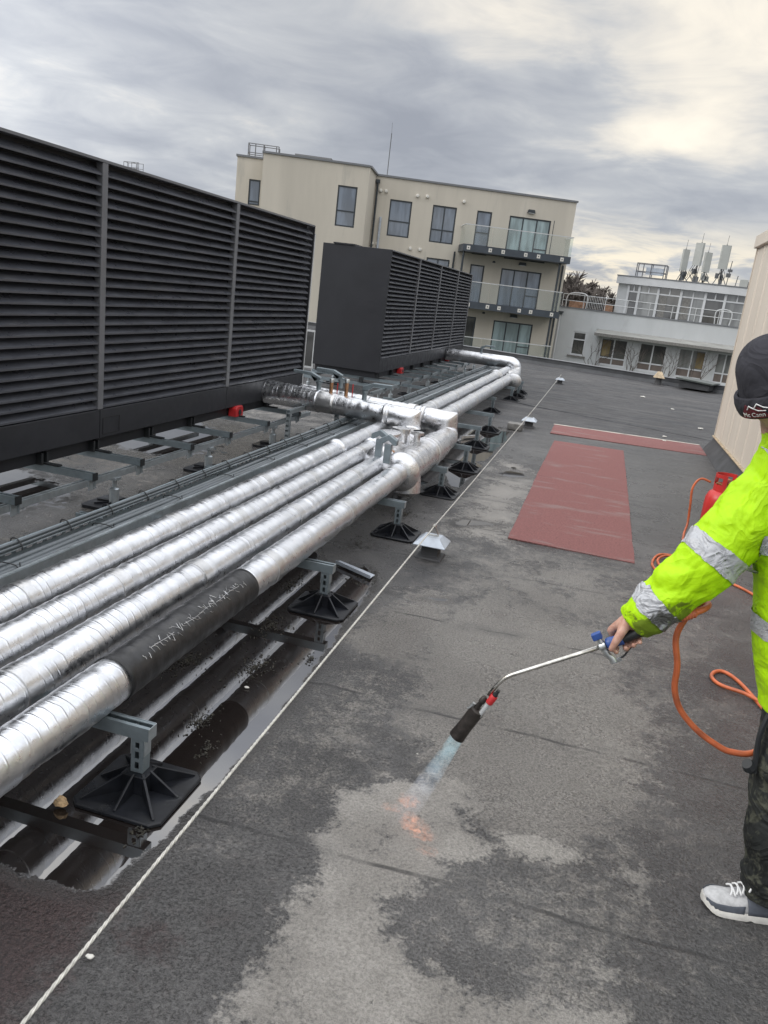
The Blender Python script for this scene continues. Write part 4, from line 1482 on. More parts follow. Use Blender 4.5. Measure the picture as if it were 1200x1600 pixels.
PIPE_LAB = ['leftmost foil wrapped pipe of the four, next to the cable tray', 'second foil wrapped pipe from the cable tray', 'third foil wrapped pipe, beside the one with the black sleeve', 'rightmost foil wrapped pipe, with a black bitumen sleeve near the camera']
PEND = [8.9, 8.3, 7.55, 7.95]
for i, x in enumerate(PXS):
    t = thing('insulated_pipe', PIPE_LAB[i], 'pipe', (x, 0, PZ), 'four foil wrapped pipes side by side')
    if i < 3:
        foil_pipe([(x, -.8, PZ), (x, PEND[i], PZ)], PR, 11 + i).build('foil_jacket', M['foil'], t, smooth=True)
    else:
        foil_pipe([(x, -.8, PZ), (x, 2.205, PZ)], PR, 31).build('foil_jacket', M['foil'], t, smooth=True)
        foil_pipe([(x, 3.235, PZ), (x, 6.3, PZ)], PR, 32).build('foil_jacket', M['foil'], t, smooth=True)
        mb = foil_pipe([(x, 2.20, PZ), (x, 3.24, PZ)], PR + .0035, 33, amp=.7)
        so = mb.build('bitumen_sleeve', M['bitumen'], t, smooth=True)
        # torn silver scratches left along the top of the sleeve
        sg = random.Random(8)
        mb = MB()
        y = 2.30
        while y < 3.12:
            a0 = R(sg.gauss(36, 7))
            L = sg.uniform(.015, .05)
            pts = []
            for k in range(4):
                aa = a0 + sg.uniform(-.05, .05) + k * sg.choice((-.05, .06, .09))
                pts.append((x + (PR + .0066) * math.sin(aa), y + L * k / 3 * sg.uniform(.2, 1), PZ + (PR + .0066) * math.cos(aa)))
            mb.tube(pts, [.0004, .0010, .0008, .0003], 4)
            y += sg.uniform(.008, .03)
        y = 2.62
        for seg_ in ((2.36, 2.52), (2.60, 2.82), (2.86, 3.08)):
            pts = [(x + (PR + .0064) * math.sin(R(38) + .03 * math.sin(yy * 31)), yy, PZ + (PR + .0064) * math.cos(R(38) + .03 * math.sin(yy * 31))) for yy in np.arange(seg_[0], seg_[1], .02)]
            mb.tube(pts, .0009, 4)
        mb.build('torn_foil', M['foiltape'], so)
    jy = [y for y in np.arange(1.35 + .31 * i, PEND[i] - .6, 1.21)]
    for y in jy:
        if i == 3 and 2.0 < y < 3.4:
            continue
        mb = MB()
        joint(mb, (x, y, PZ), (x, y + .075, PZ), PR)
        mb.build('tape_joint', M['foiltape'], t, smooth='auto')
    for y in ([6.55 + .35 * i] if i < 3 else []):
        mb = MB()
        mb.lathe((x, y, PZ), [(PR, 0), (PR + .022, .012), (PR + .026, .05), (PR + .020, .085), (PR, .10)], 40, (0, 1, 0))
        mb.build('flange_wrap', M['foil'], t, smooth=True)

# two pipes carrying on to the farther screen
for i, (x, lab, ye) in enumerate(((-2.06, 'left one of the two foil pipes running on to the farther screen', 18.4), (-1.77, 'right one of the two foil pipes running on to the farther screen', 17.6))):
    t = thing('insulated_pipe', lab, 'pipe', (x, 8.0, PZ), 'two foil pipes beyond the risers')
    foil_pipe([(x, 9.0 - i * .3, PZ), (x, ye, PZ)], .095, 51 + i, seg=28, ring=.045).build('foil_jacket', M['foil'], t, smooth=True)
    for y in np.arange(10.2, ye - .5, 1.5):
        mb = MB()
        joint(mb, (x, y, PZ), (x, y + .10, PZ), .097, 28)
        mb.build('tape_joint', M['foiltape'], t, smooth='auto')

# ------------------------------------------------------------------ risers into the near screen
def bend_path(pts, rad=.13, n=6):
    P = [Vector(p) for p in pts]
    out = [P[0]]
    for i in range(1, len(P) - 1):
        a, b, c = P[i - 1], P[i], P[i + 1]
        r1 = min(rad, (a - b).length * .48, (c - b).length * .48)
        s = b + (a - b).normalized() * r1
        e_ = b + (c - b).normalized() * r1
        for k in range(n + 1):
            tt = k / n
            out.append(s * (1 - tt) ** 2 + b * 2 * tt * (1 - tt) + e_ * tt ** 2)
    out.append(P[-1])
    return out


r1 = thing('riser_pipe', 'crumpled foil duct leaving the near screen and dropping to the third pipe', 'pipe', (-1.71, 7.75, .3), 'foil riser ducts')
mb = foil_pipe([(SX + .002, 8.36, .512), (-2.90, 8.26, .510)], (.130, .121), 61, seg=40, ring=.022, amp=1.6)
mb.build('crumpled_sleeve', M['foil_dark'], r1, smooth=True)
mb = foil_pipe([(-2.92, 8.263, .510), (-2.70, 8.23, .508)], (.1215, .111), 65, seg=36, ring=.03, amp=1.3)
mb.build('tape_wrap', M['foiltape'], r1, smooth=True)
mb = foil_pipe([(-2.74, 8.236, .508), (-2.05, 8.13, .500)], .110, 62, seg=36, ring=.028, amp=2.2)
mb.build('foil_jacket', M['foil_x'], r1, smooth=True)


def mitre_elbow(p, q, r, mat_, parent, seed):
    """square-cut wrapped corner: a short run into p, a mitred fold, an upright leg down to q"""
    rr = random.Random(seed)
    n = 36
    aa = [2 * math.pi * k / n for k in range(n)]
    sl = -.17
    rings = []
    for u in (-.27, -.22, -.17, -.12):
        w = rr.uniform(-.002, .003)
        rings.append([(p[0] + u, p[1] + u * sl + (r + w) * math.sin(a), p[2] + (r + w) * math.cos(a)) for a in aa])
    rm = r + .003
    for sx in (-.05, -.012):
        rings.append([(p[0] + r * math.cos(a) * .96 + sx, p[1] + r * math.sin(a), p[2] + r * math.cos(a) * .985) for a in aa])
    for sx in (.012, .05):
        rings.append([(p[0] + r * math.cos(a) * .985, p[1] + r * math.sin(a), p[2] + r * math.cos(a) * .96 - sx) for a in aa])
    zz = p[2] - r * 1.5
    while zz > q[2]:
        t_ = (p[2] - zz) / (p[2] - q[2])
        w = rr.uniform(-.002, .004)
        rings.append([(p[0] + (q[0] - p[0]) * t_ + (r + w) * math.cos(a), p[1] + (r + w) * math.sin(a), zz) for a in aa])
        zz -= .03
    mb = MB().loft(rings)
    joint(mb, (p[0], p[1], p[2] - r * 1.35), (p[0], p[1], p[2] - r * 1.1), r + .004, 30)
    joint(mb, (p[0] - .29, p[1] + .049, p[2]), (p[0] - .24, p[1] + .041, p[2]), r + .003, 30)
    return mb.build('elbow', M['foil_c'], parent, smooth=True)


mitre_elbow((-1.835, 8.10, .495), (-1.815, 8.09, .28), .114, M['foiltape'], r1, 63)
mb = foil_pipe(bend_path([(-1.815, 8.09, .40), (-1.80, 8.05, PZ - .03), (-1.668, 7.45, PZ)], .10, 5), .108, 64, seg=30, ring=.03, amp=1.3)
mb.build('lower_elbow', M['foil_c'], r1, smooth=True)
r2 = thing('riser_pipe', 'foil duct behind the first, dropping to the rightmost pipe by the puddle', 'pipe', (-1.44, 8.12, .3), 'foil riser ducts')
mb = foil_pipe([(-3.3, 8.70, .50), (-1.70, 8.43, .487)], .110, 71, seg=32, ring=.03, amp=2.0)
mb.build('foil_jacket', M['foil_x'], r2, smooth=True)
mitre_elbow((-1.505, 8.40, .483), (-1.480, 8.39, .26), .117, M['foiltape'], r2, 72)
mb = MB()
for xx in (-2.5, -1.95):
    joint(mb, (xx, 8.70 - (xx + 3.3) * .169, .495), (xx + .09, 8.70 - (xx + 3.39) * .169, .495), .111)
mb.build('tape_joint', M['foiltape'], r2, smooth='auto')
mb = foil_pipe(bend_path([(-1.48, 8.39, .38), (-1.47, 8.34, PZ - .03), (-1.436, 7.62, PZ)], .15, 6), .118, 73, seg=32, ring=.03, amp=1.4)
mb.build('lower_elbow', M['foil_c'], r2, smooth=True)

# valve set on the rightmost pipe
va = thing('valve_body', 'bulging foil wrapped valve with hanging drum on the rightmost pipe', 'valve', (-1.436, 6.3, PZ))
mb = foil_pipe([(-1.436, 6.22, PZ), (-1.436, 7.66, PZ)], .136, 81, seg=40, ring=.03, amp=2.4)
mb.build('insulated_body', M['foil_c'], va, smooth=True)
mb = MB()
mb.lathe((-1.436, 6.14, PZ), [(.084, 0), (.112, .012), (.150, .045), (.163, .075), (.160, .105), (.138, .125)], 40, (0, 1, 0))
mb.build('flange_wrap', M['foil_c'], va, smooth='auto')
mb = MB()
mb.lathe((-1.436, 7.12, PZ), [(.132, 0), (.154, .012), (.154, .06), (.132, .075)], 40, (0, 1, 0))
mb.build('flange_wrap', M['foil_c'], va, smooth='auto')
mb = MB()
mb.lathe((-1.43, 6.45, PZ - .05), [(.115, 0), (.118, .10), (.112, .17), (.06, .20), (.01, .205)], 36, (.15, -.12, -1))
mb.build('strainer_drum', M['foil_c'], va, smooth='auto')
for (x, y, z) in ((-1.66, 6.30, .44), (-1.50, 5.98, .47)):
    mb = MB()
    mb.box(x - .028, x + .028, y - .022, y + .022, z - .02, z + .13)
    mb.prism([(x - .07, z + .131), (x - .07, z + .17), (x, z + .21), (x + .07, z + .17), (x + .07, z + .131), (x + .045, z + .131), (x, z + .165), (x - .045, z + .131)], 'y', y - .03, y + .03)
    mb.build('valve_bracket', M['galv_dull'], va, bevel=.004)
mb = MB()
mb.lathe((-1.50, 7.0, PZ + .10), [(.055, 0), (.055, .03), (.03, .035), (.03, .09), (.06, .092), (.06, .115)], 20)
mb.build('valve_stem', M['foiltape'], va, smooth='auto')
mb = MB()
mb.bar((-1.53, 7.0, .57), (-1.40, 6.92, .60), .03, .012)
mb.build('valve_lever', M['blackpl'], va)
vb = thing('valve_body', 'foil wrapped valve with flat round cap on the third pipe', 'valve', (-1.668, 6.8, PZ))
mb = foil_pipe([(-1.668, 6.45, PZ), (-1.668, 7.5, PZ)], .112, 85, seg=36, ring=.03, amp=1.8)
mb.build('insulated_body', M['foil_c'], vb, smooth=True)
mb = MB()
mb.lathe((-1.668, 6.36, PZ), [(.084, 0), (.105, .012), (.138, .04), (.146, .075), (.140, .10), (.116, .12)], 36, (0, 1, 0))
mb.build('flange_wrap', M['foil_c'], vb, smooth='auto')
mb = MB()
mb.lathe((-1.668, 7.30, PZ), [(.112, 0), (.136, .014), (.136, .07), (.112, .085)], 36, (0, 1, 0))
mb.build('flange_wrap', M['foil_c'], vb, smooth='auto')
mb = foil_pipe([(-1.668, 7.05, PZ + .03), (-1.668, 7.05, PZ + .22)], .085, 88, seg=26, ring=.03, amp=1.6)
mb.build('wrapped_tee', M['foil_c'], vb, smooth='auto')
mb = MB()
mb.lathe((-1.70, 6.75, PZ + .08), [(.055, 0), (.055, .085), (.11, .09), (.118, .105), (.115, .135), (.02, .14)], 30, (-.08, -.1, 1))
mb.build('round_cap', M['foil_c'], vb, smooth='auto')
mb = MB()
mb.bar((-1.72, 6.55, .445), (-1.58, 6.50, .445), .03, .014)
mb.lathe((-1.64, 6.52, .43), [(.016, 0), (.016, .03)], 10)
mb.build('copper_link', M['copper'], vb)

# lever handles and small copper ends on the riser duct
def lever_thing(x, y, z, side, lab):
    t = thing('lever_handle', lab, 'valve lever', (x, y, z), 'grey valve levers on the riser ducts')
    mb = MB()
    mb.lathe((x, y, z), [(.026, 0), (.026, .07), (.034, .072), (.034, .10)], 14)
    mb.build('lever_stem', M['galv_dull'], t, smooth='auto')
    mb = MB()
    poly = [(x - .03, z + .102), (x + .03, z + .102), (x + side * .10, z + .155), (x + side * .30, z + .160), (x + side * .30, z + .195), (x + side * .09, z + .192), (x - side * .02, z + .145)]
    if side < 0:
        poly = poly[::-1]
    mb.prism(poly, 'y', y - .028, y + .028)
    mb.build('lever_arm', M['galv_dull'], t, bevel=.006)


lever_thing(-2.93, 8.26, .622, -1, 'front grey lever above the crumpled foil sleeve of the riser')
lever_thing(-2.80, 8.62, .640, -1, 'rear grey lever with a round hole, behind the front lever')
lever_thing(-2.38, 8.18, .610, 1, 'grey lever pointing right between the copper ends and the far screen')
for (x, y, z, h, lab) in ((-2.78, 8.24, .61, .165, 'left copper coloured pipe end standing on the riser duct'), (-2.60, 8.22, .61, .185, 'taller copper coloured pipe end right of the other one on the riser')):
    t = thing('copper_stub', lab, 'pipe end', (x, y, z), 'copper ends on the riser duct')
    mb = MB()
    mb.lathe((x, y, z), [(.020, 0), (.020, h - .04)], 14)
    mb.build('stub_pipe', M['copper'], t, smooth='auto')
    mb = MB()
    mb.lathe((x, y, z + h - .04), [(.026, 0), (.026, .035), (.022, .042)], 12)
    mb.build('stub_nut', M['zinc'], t, smooth='auto')
    mb = MB()
    mb.tube([(x + .06, y + .03, z), (x + .06, y + .03, z + h * .75)], .006, 6)
    mb.build('red_tap', M['redplastic'], t)

# riser at the farther screen
r3 = thing('riser_pipe', 'foil header elbow at the far end of the farther screen', 'pipe', (-1.9, 18.5, .3), 'foil riser ducts')
mb = foil_pipe(bend_path([(SX + .002, 18.7, .50), (-1.92, 18.5, .515), (-1.90, 18.5, .25)], .22, 6), .135, 91, seg=28, ring=.06, amp=1.8)
mb.build('foil_jacket', M['foil_x'], r3, smooth=True)
mb = foil_pipe(bend_path([(-1.85, 17.2, PZ - .02), (-1.88, 18.45, PZ - .04), (-1.9, 18.5, .45)], .16, 4), .115, 92, seg=24, ring=.05, amp=1.8)
mb.build('lower_elbow', M['foiltape'], r3, smooth=True)
for (x, y) in ((-2.2, 16.3), (-1.78, 15.9)):
    mb = MB()
    mb.lathe((x + .15, y, PZ), [(.10, 0), (.14, .02), (.14, .10), (.10, .12)], 24, (0, 1, 0))
    mb.build('flange_wrap', M['foiltape'], r3, smooth='auto')
lever_thing(-2.75, 18.6, .635, 1, 'small grey lever on the far header elbow')

# strut stands under the riser duct
for (x, y, h, lab) in ((-3.06, 7.78, .40, 'slotted strut stand under the crumpled foil sleeve'), (-2.72, 8.35, .38, 'second slotted strut stand, under the taped part of the duct')):
    t = thing('duct_stand', lab, 'stand', (x, y, 0), 'strut stands under the riser ducts')
    mb = MB()
    mb.box(x - .022, x - .018, y - .022, y + .022, .02, h)
    mb.box(x + .018, x + .022, y - .022, y + .022, .02, h)
    for k in range(7):
        mb.box(x - .018, x + .018, y - .022, y - .018, .02 + k * (h - .03) / 7, .02 + k * (h - .03) / 7 + .032)
    mb.box(x - .018, x + .018, y + .018, y + .022, .02, h)
    mb.build('post', M['galv'], t)
    mb = MB()
    channel(mb, (x, y - .03, h + .021), (x, y + .62, h + .021))
    mb.build('arm', M['galv'], t)
    mb = MB()
    mb.box(x - .12, x + .12, y - .12, y + .12, .001, .02)
    mb.build('foot_pad', M['rubber'], t)

# ------------------------------------------------------------------ pipe supports
def pipe_support_proto():
    t = thing('pipe_support', 'x', 'pipe support', (0, 0, 0))
    mb = MB()
    # rubber foot: plate with chamfered corners, raised socket and eight fins
    a, c = .165, .03
    outl = [(-a + c, -a), (a - c, -a), (a, -a + c), (a, a - c), (a - c, a), (-a + c, a), (-a, a - c), (-a, -a + c)]
    mb.loft([[(x, y, .002) for x, y in outl], [(x, y, .012) for x, y in outl], [(x * .97, y * .97, .016) for x, y in outl]])
    mb.prism([(-.045, -.045), (.045, -.045), (.045, .045), (-.045, .045)], 'z', .016, .085)
    for k in range(8):
        an_ = k * math.pi / 4
        d = Vector((math.cos(an_), math.sin(an_), 0))
        s = Vector((-d.y, d.x, 0)) * .0045
        L = .15 if k % 2 == 0 else .195
        i0 = .040
        p = [d * i0 + Vector((0, 0, .014)), d * L + Vector((0, 0, .014)), d * L + Vector((0, 0, .020)), d * i0 + Vector((0, 0, .092))]
        vs_ = [q + s for q in p] + [q - s for q in p]
        mb.add(vs_, [(0, 1, 2, 3), (7, 6, 5, 4), (0, 4, 5, 1), (1, 5, 6, 2), (2, 6, 7, 3), (3, 7, 4, 0)])
    mb.build('rubber_foot', M['rubber'], t, bevel=.002)
    mb = MB()
    w = .0225
    mb.box(-w, -w + .004, -w, w, .086, .212)
    mb.box(w - .004, w, -w, w, .086, .212)
    mb.box(-w + .004, w - .004, w - .004, w, .086, .212)
    mb.box(-w + .004, -.008, -w, -w + .004, .086, .212)
    mb.box(.008, w - .004, -w, -w + .004, .086, .212)
    for z in (.086, .125, .165, .200):
        mb.box(-.008, .008, -w, -w + .004, z, z + .013)
    po = mb.build('post', M['galv_dull'], t)
    mb = MB()
    channel(mb, (.040, 0, .237), (-1.60, 0, .237), .05, .048)
    bo = mb.build('beam', M['galv_dull'], t)
    mb = MB()
    mb.box(.0405, .0425, -.0245, .0245, .2135, .2605)
    mb.build('end_cap', M['galv'], bo)
    mb = MB()
    mb.box(-w - .004, -w - .0005, -.02, .02, .15, .25)
    mb.box(w + .0005, w + .004, -.02, .02, .15, .212)
    mb.build('bracket', M['galv'], po)
    return t


SUP = [((-1.27, 2.13, 0), 'nearest pipe support, standing in the puddle beside the tan stone'),
       ((-1.27, 4.00, 0), 'pipe support in the puddle beside the pale metal offcut'),
       ((-1.27, 5.62, 0), 'pipe support just left of the nearest hooded cable post'),
       ((-1.24, 7.10, 0), 'pipe support right of the hanging valve drum'),
       ((-1.24, 8.40, 0), 'pipe support mirrored in the puddle beside the second riser'),
       ((-1.36, 9.9, 0), 'pipe support just beyond the risers, left of the small puddle'),
       ((-1.40, 11.3, 0), 'pipe support left of the grey paving block'),
       ((-1.66, 13.4, 0), 'pipe support below the middle of the two far pipes'),
       ((-1.60, 15.6, 0), 'first of three pipe supports clustered under the far elbow'),
       ((-1.55, 16.3, 0), 'second of three pipe supports clustered under the far elbow'),
       ((-1.58, 17.1, 0), 'last of three pipe supports clustered under the far elbow'),
       ((-1.27, 0.3, 0), None)]
ps = pipe_support_proto()
GS = 'pipe supports on black rubber feet'
for i, (loc, lab) in enumerate(SUP):
    if lab is None:
        continue
    if i == 0:
        ps.location = loc
        tag(ps, lab, None, GS)
    else:
        copy_thing(ps, loc, lab, GS)

# ------------------------------------------------------------------ hooded cable posts and the steel rope
def cable_post():
    t = thing('cable_post', 'x', 'cable post', (0, 0, 0))
    mb = MB()
    mb.loft([[(x * .062, y * .062, 0.0) for x, y in ((-1.5, -1.5), (1.5, -1.5), (1.5, 1.5), (-1.5, 1.5))], [(x * .062, y * .062, .012) for x, y in ((-1.4, -1.4), (1.4, -1.4), (1.4, 1.4), (-1.4, 1.4))], [(x * .060, y * .060, .02) for x, y in ((-1, -1), (1, -1), (1, 1), (-1, 1))], [(x * .058, y * .058, .135) for x, y in ((-1, -1), (1, -1), (1, 1), (-1, 1))]])
    mb.build('post_base', M['upstand'], t, bevel=.003)
    mb = MB()
    sq = ((-1, -1), (1, -1), (1, 1), (-1, 1))
    mb.loft([[(x * .112, y * .112, .098) for x, y in sq], [(x * .113, y * .113, .104) for x, y in sq], [(x * .060, y * .060, .152) for x, y in sq], [(x * .057, y * .057, .153) for x, y in sq]])
    mb.build('hood', M['hoodpale'], t, bevel=.002)
    mb = MB()
    for s in (-1, 1):
        mb.bar((s * .040, 0, .150), (s * .006, 0, .228), .012, .008)
    mb.bar((-.042, 0, .157), (.042, 0, .157), .012, .006)
    mb.tube([(0, -.03, .222), (0, .03, .222)], .013, 10)
    mb.build('cable_eye', M['steel'], t)
    return t


cp = cable_post()
cp.location = (-.925, 5.26, 0)
tag(cp, 'nearest hooded grey cable post with triangular eye', None, 'hooded cable posts')
copy_thing(cp, (-.935, 12.35, 0), 'second hooded cable post, left of the red felt strip', 'hooded cable posts')
copy_thing(cp, (-.99, 20.9, 0), 'farthest hooded cable post, alone on the far roof', 'hooded cable posts')


def rope(pts, label, r=.0042):
    """twisted steel rope: three strands wound round the line"""
    P = []
    for a, b in zip(pts[:-1], pts[1:]):
        a, b = Vector(a), Vector(b)
        n = max(2, int((b - a).length / (.012 if a.y < 4 else .04)))
        sag = .012 if (b - a).length > 3 else 0
        P += [a.lerp(b, k / n) - Vector((0, 0, sag * 4 * (k / n) * (1 - k / n))) for k in range(n)]
    P.append(Vector(pts[-1]))
    mb = MB()
    acc = 0
    st = [[], [], []]
    for i, p in enumerate(P):
        if i:
            acc += (p - P[i - 1]).length
        for s in range(3):
            ang = acc / .036 * 2 * math.pi * .5 + s * 2.094
            st[s].append(p + Vector((math.cos(ang) * r * .62, 0, math.sin(ang) * r * .62)))
    for s in st:
        mb.tube(s, r * .72, 5)
    o = mb.build('safety_rope', M['rope'], None, smooth=True)
    tag(o, label, 'safety rope')


rope([(-.905, -1.0, .205), (-.925, 5.26, .222), (-.935, 12.35, .222), (-.99, 20.9, .222)], 'pale twisted steel rope strung along the cable posts beside the pipes')

# ------------------------------------------------------------------ red felt mats and lap line
def felt_mat(poly, label, z=.0045, th=.005, seed=1, name='felt_mat'):
    """thin sheet with slightly uneven edges"""
    rg_ = random.Random(seed)
    pts = []
    n = len(poly)
    for i in range(n):
        a, b = Vector((*poly[i], 0)), Vector((*poly[(i + 1) % n], 0))
        m_ = max(2, int((b - a).length / .15))
        for k in range(m_):
            p = a.lerp(b, k / m_)
            j = .004 if k else 0
            pts.append((p.x + rg_.uniform(-j, j), p.y + rg_.uniform(-j, j)))
    mb = MB().prism(pts, 'z', z - .004, z + th)
    o = mb.build(name, M['mat_red'])
    tag(o, label, 'felt mat', 'red felt mats on the roof')


felt_mat([(-.475, 6.07), (.49, 6.02), (.485, 8.60), (-.485, 8.72)], 'nearer half of the red felt walkway, with a torn lap at its far edge', .0045, seed=2)
felt_mat([(-.485, 8.728), (.485, 8.608), (.478, 11.45), (-.475, 11.38)], 'farther half of the red felt walkway, between its lap and the red strip', .0045, .0045, seed=3)
felt_mat([(-.58, 12.05), (1.66, 12.22), (1.66, 13.22), (-.58, 13.05)], 'narrow red felt strip crossing the roof to the clad wall', .0045, seed=4)
mb = MB()
mb.prism([(-.60, 13.055), (1.66, 13.225), (1.66, 13.30), (-.60, 13.125)], 'z', .001, .010)
tag(mb.build('lap_strip', M['creamline']), 'cream lap line along the far edge of the red felt strip', 'felt edging')
mb = MB()
rg = random.Random(9)
rings = []
for x in np.arange(-3.0, 2.4, .12):
    y = 15.0 - .382 * (x + .6) + rg.uniform(-.012, .012)
    w = .05 + rg.uniform(-.012, .012)
    h = .014 + rg.uniform(-.004, .004)
    rings.append([(x, y - w, .000), (x, y - w * .4, h), (x, y + w * .4, h * .9), (x, y + w, .000)])
mb.loft(rings)
tag(mb.build('felt_seam', M['upstand'], None, smooth=True), 'raised dark felt seam crossing the far roof beyond the red strip', 'felt seam')

# ------------------------------------------------------------------ small things on the roof
mb = MB()
mb.prism([(-1.44, 4.70), (-1.43, 4.765), (-1.15, 4.63), (-1.16, 4.55)], 'z', .012, .016)
mb.prism([(-1.44, 4.70), (-1.438, 4.705), (-1.158, 4.555), (-1.16, 4.55)], 'z', .016, .034)
tag(mb.build('metal_offcut', M['hoodpale']), 'pale metal offcut lying in the puddle beside the second pipe support', 'metal offcut')


def lump(name, loc, s, m, label, cat, seed, group=None, flat=.6):
    rg_ = random.Random(seed)
    bm = bmesh.new()
    bmesh.ops.create_icosphere(bm, subdivisions=3, radius=1)
    for v in bm.verts:
        n = mnoise.noise(v.co * 1.7 + Vector((seed, 0, 0))) * .35 + mnoise.noise(v.co * 4 + Vector((0, seed, 0))) * .12
        v.co = v.co * (1 + n)
        v.co = Vector((v.co.x * s[0], v.co.y * s[1], v.co.z * s[2] * (1 if v.co.z > 0 else .3)))
    me_ = bpy.data.meshes.new(name)
    bm.to_mesh(me_)
    bm.free()
    me_.materials.append(m)
    if name != 'stone':
        me_.shade_smooth()
    o = bpy.data.objects.new(name, me_)
    COL.objects.link(o)
    o.location = loc
    tag(o, label, cat, group)
    return o


lump('stone', (-1.445, 1.945, .018), (.022, .018, .022), M['stone'], 'tan stone beside the corner of the nearest rubber foot', 'stone', 4)
LIT = [((1.15, 13.6, .012), .035, 'white scrap on the far roof just past the red strip'), ((1.05, 20.4, .012), .06, 'pale scrap in the middle of the far roof'), ((1.60, 18.4, .01), .04, 'small pale scrap on the far roof nearer the clad wall'), ((1.90, 15.5, .01), .045, 'pale scrap on the far roof close to the clad wall corner'), ((-.76, 8.9, .01), .03, 'dark little scrap on the sheen beside the felt walkway'), ((-1.0, 1.47, .006), .012, 'pale leaf scrap near the rope at the bottom of the picture'), ((-1.25, 2.95, .006), .012, 'pale leaf curl floating in the near puddle'), ((-.43, 2.78, .004), .004, 'tiny white grit left of the flame'), ((1.12, 13.1, .012), .03, 'white scrap lying on the red strip near its lap line')]
for i, (p, s, lab) in enumerate(LIT):
    lump('litter_scrap', p, (s, s * .6, s * .35), M['litter'] if 'dark' not in lab else M['moss'], lab, 'scrap', 30 + i, 'scraps lying on the roof')
mb = MB()
mb.box(-1.20, -.98, 11.78, 11.98, .003, .10)
tag(mb.build('paving_block', M['concrete'], None, bevel=.012), 'grey paving block by the rope near the second cable post', 'block')
mb = MB()
mb.bar((-1.62, 10.25, .03), (-1.42, 10.62, .03), .035, .03)
tag(mb.build('foil_offcut', M['foiltape']), 'short pale foil offcut lying beyond the second riser', 'offcut')

t = thing('roof_vent', 'small vent with tan pyramid cowl standing by the far parapet', 'roof vent', (1.66, 25.6, 0))
mb = MB()
mb.lathe((1.66, 25.6, 0), [(.11, 0), (.10, .05), (.09, .22)], 14)
mb.build('vent_neck', M['upstand'], t)
mb = MB()
sq = ((-1, -1), (1, -1), (1, 1), (-1, 1))
mb.loft([[(1.66 + x * .16, 25.6 + y * .16, .20) for x, y in sq], [(1.66 + x * .15, 25.6 + y * .15, .22) for x, y in sq], [(1.66 + x * .06, 25.6 + y * .06, .38) for x, y in sq]])
mb.build('vent_cowl', M['tan'], t)
t = thing('hatch_lid', 'flat dark hatch lid raised on the far parapet right of the tan vent', 'roof hatch', (2.7, 25.3, 0))
mb = MB()
rotm = Matrix.Rotation(-pa, 3, 'Z')
mb.obox((2.75, 25.35, .15), (.85, .8, .20), rotm)
mb.build('hatch_kerb', M['felt_edge'], t)
mb = MB()
mb.obox((2.75, 25.35, .275), (1.05, 1.0, .04), rotm @ Matrix.Rotation(R(3), 3, 'Y'))
mb.build('lid', M['hatch'], t)

# wet moss and grit clumps in the puddle: nobody could count the bits
rg = random.Random(12)
mb = MB()
CL = [(-1.30, 3.15, .13, 260), (-1.42, 3.62, .12, 240), (-1.20, 4.62, .16, 260), (-1.30, 2.62, .09, 140), (-1.6, 3.05, .14, 200), (-1.55, 4.2, .12, 160), (-1.18, 2.45, .05, 60), (-1.10, 3.35, .04, 50), (-1.35, 6.2, .2, 220), (-1.12, 3.95, .06, 70), (-1.15, 1.95, .05, 60), (-1.30, 11.8, .25, 160), (-1.45, 5.2, .2, 160)]
for (cx, cy, s, n) in CL:
    for k in range(n):
        a = rg.uniform(0, 6.28)
        d = abs(rg.gauss(0, s * .55))
        x, y = cx + math.cos(a) * d * .8, cy + math.sin(a) * d * 1.5
        l = rg.uniform(.0015, .006)
        z = .002 + rg.uniform(0, .006) * max(0, 1 - d / s)
        q = Quaternion((rg.uniform(-.4, .4), rg.uniform(-.4, .4), rg.uniform(-1, 1)), rg.uniform(0, 3)).to_matrix()
        mb.obox((x, y, z), (l * 2, l * .8, l * .5), q)
tag(mb.build('moss_debris', M['moss'], None, fix=False), 'clumps of wet dark moss and grit in the puddle under the pipes', 'debris', kind='stuff')


# ================================================================== gas bottle, hose, torch
BX, BY = 1.205, 7.30
gb = thing('gas_bottle', 'red gas bottle with a handled collar behind the worker\'s sleeve', 'gas bottle', (BX, BY, 0))
mb = MB()
mb.lathe((BX, BY, 0), [(.02, .03), (.11, .03), (.14, .05), (.150, .09), (.151, .30), (.148, .36), (.130, .405), (.10, .43), (.04, .445)], 40)
mb.build('bottle_body', M['bottle'], gb, smooth='auto')
mb = MB()
mb.lathe((BX, BY, .0), [(.115, .002), (.118, .002), (.118, .05), (.112, .05)], 32)
mb.build('foot_ring', M['bottle'], gb, smooth='auto')
mb = MB()
n = 40
def collar_seg(a0, a1, z0, z1):
    rr0, rr1 = .098, .103
    aa = np.linspace(a0, a1, 10)
    mb.prism([(BX + rr1 * math.cos(a), BY + rr1 * math.sin(a)) for a in aa] + [(BX + rr0 * math.cos(a), BY + rr0 * math.sin(a)) for a in aa[::-1]], 'z', z0, z1)
for (a0, a1) in ((R(150), R(260)), (R(300), R(390)), (R(400), R(510) - .01)):
    collar_seg(a0, a1, .545, .575)
    collar_seg(a0, a0 + .35, .43, .545)
    collar_seg(a1 - .35, a1, .43, .545)
    collar_seg(a0 + .35, a1 - .35, .43, .485)
mb.build('collar', M['bottle'], gb)
mb = MB()
mb.lathe((BX, BY, .44), [(.025, 0), (.025, .05), (.014, .055), (.014, .075), (.03, .078), (.03, .095)], 16)
mb.tube([(BX, BY, .475), (BX - .09, BY - .02, .49)], .012, 10)
mb.build('valve', M['copper'], gb, smooth='auto')

HY = 2.36
ax = Vector((-0.81, 0, -0.586)).normalized()
up = Vector((-0.586, 0, 0.81)).normalized()
nr = Vector((0, -1, 0))
HC = Vector((.212, HY, .834))


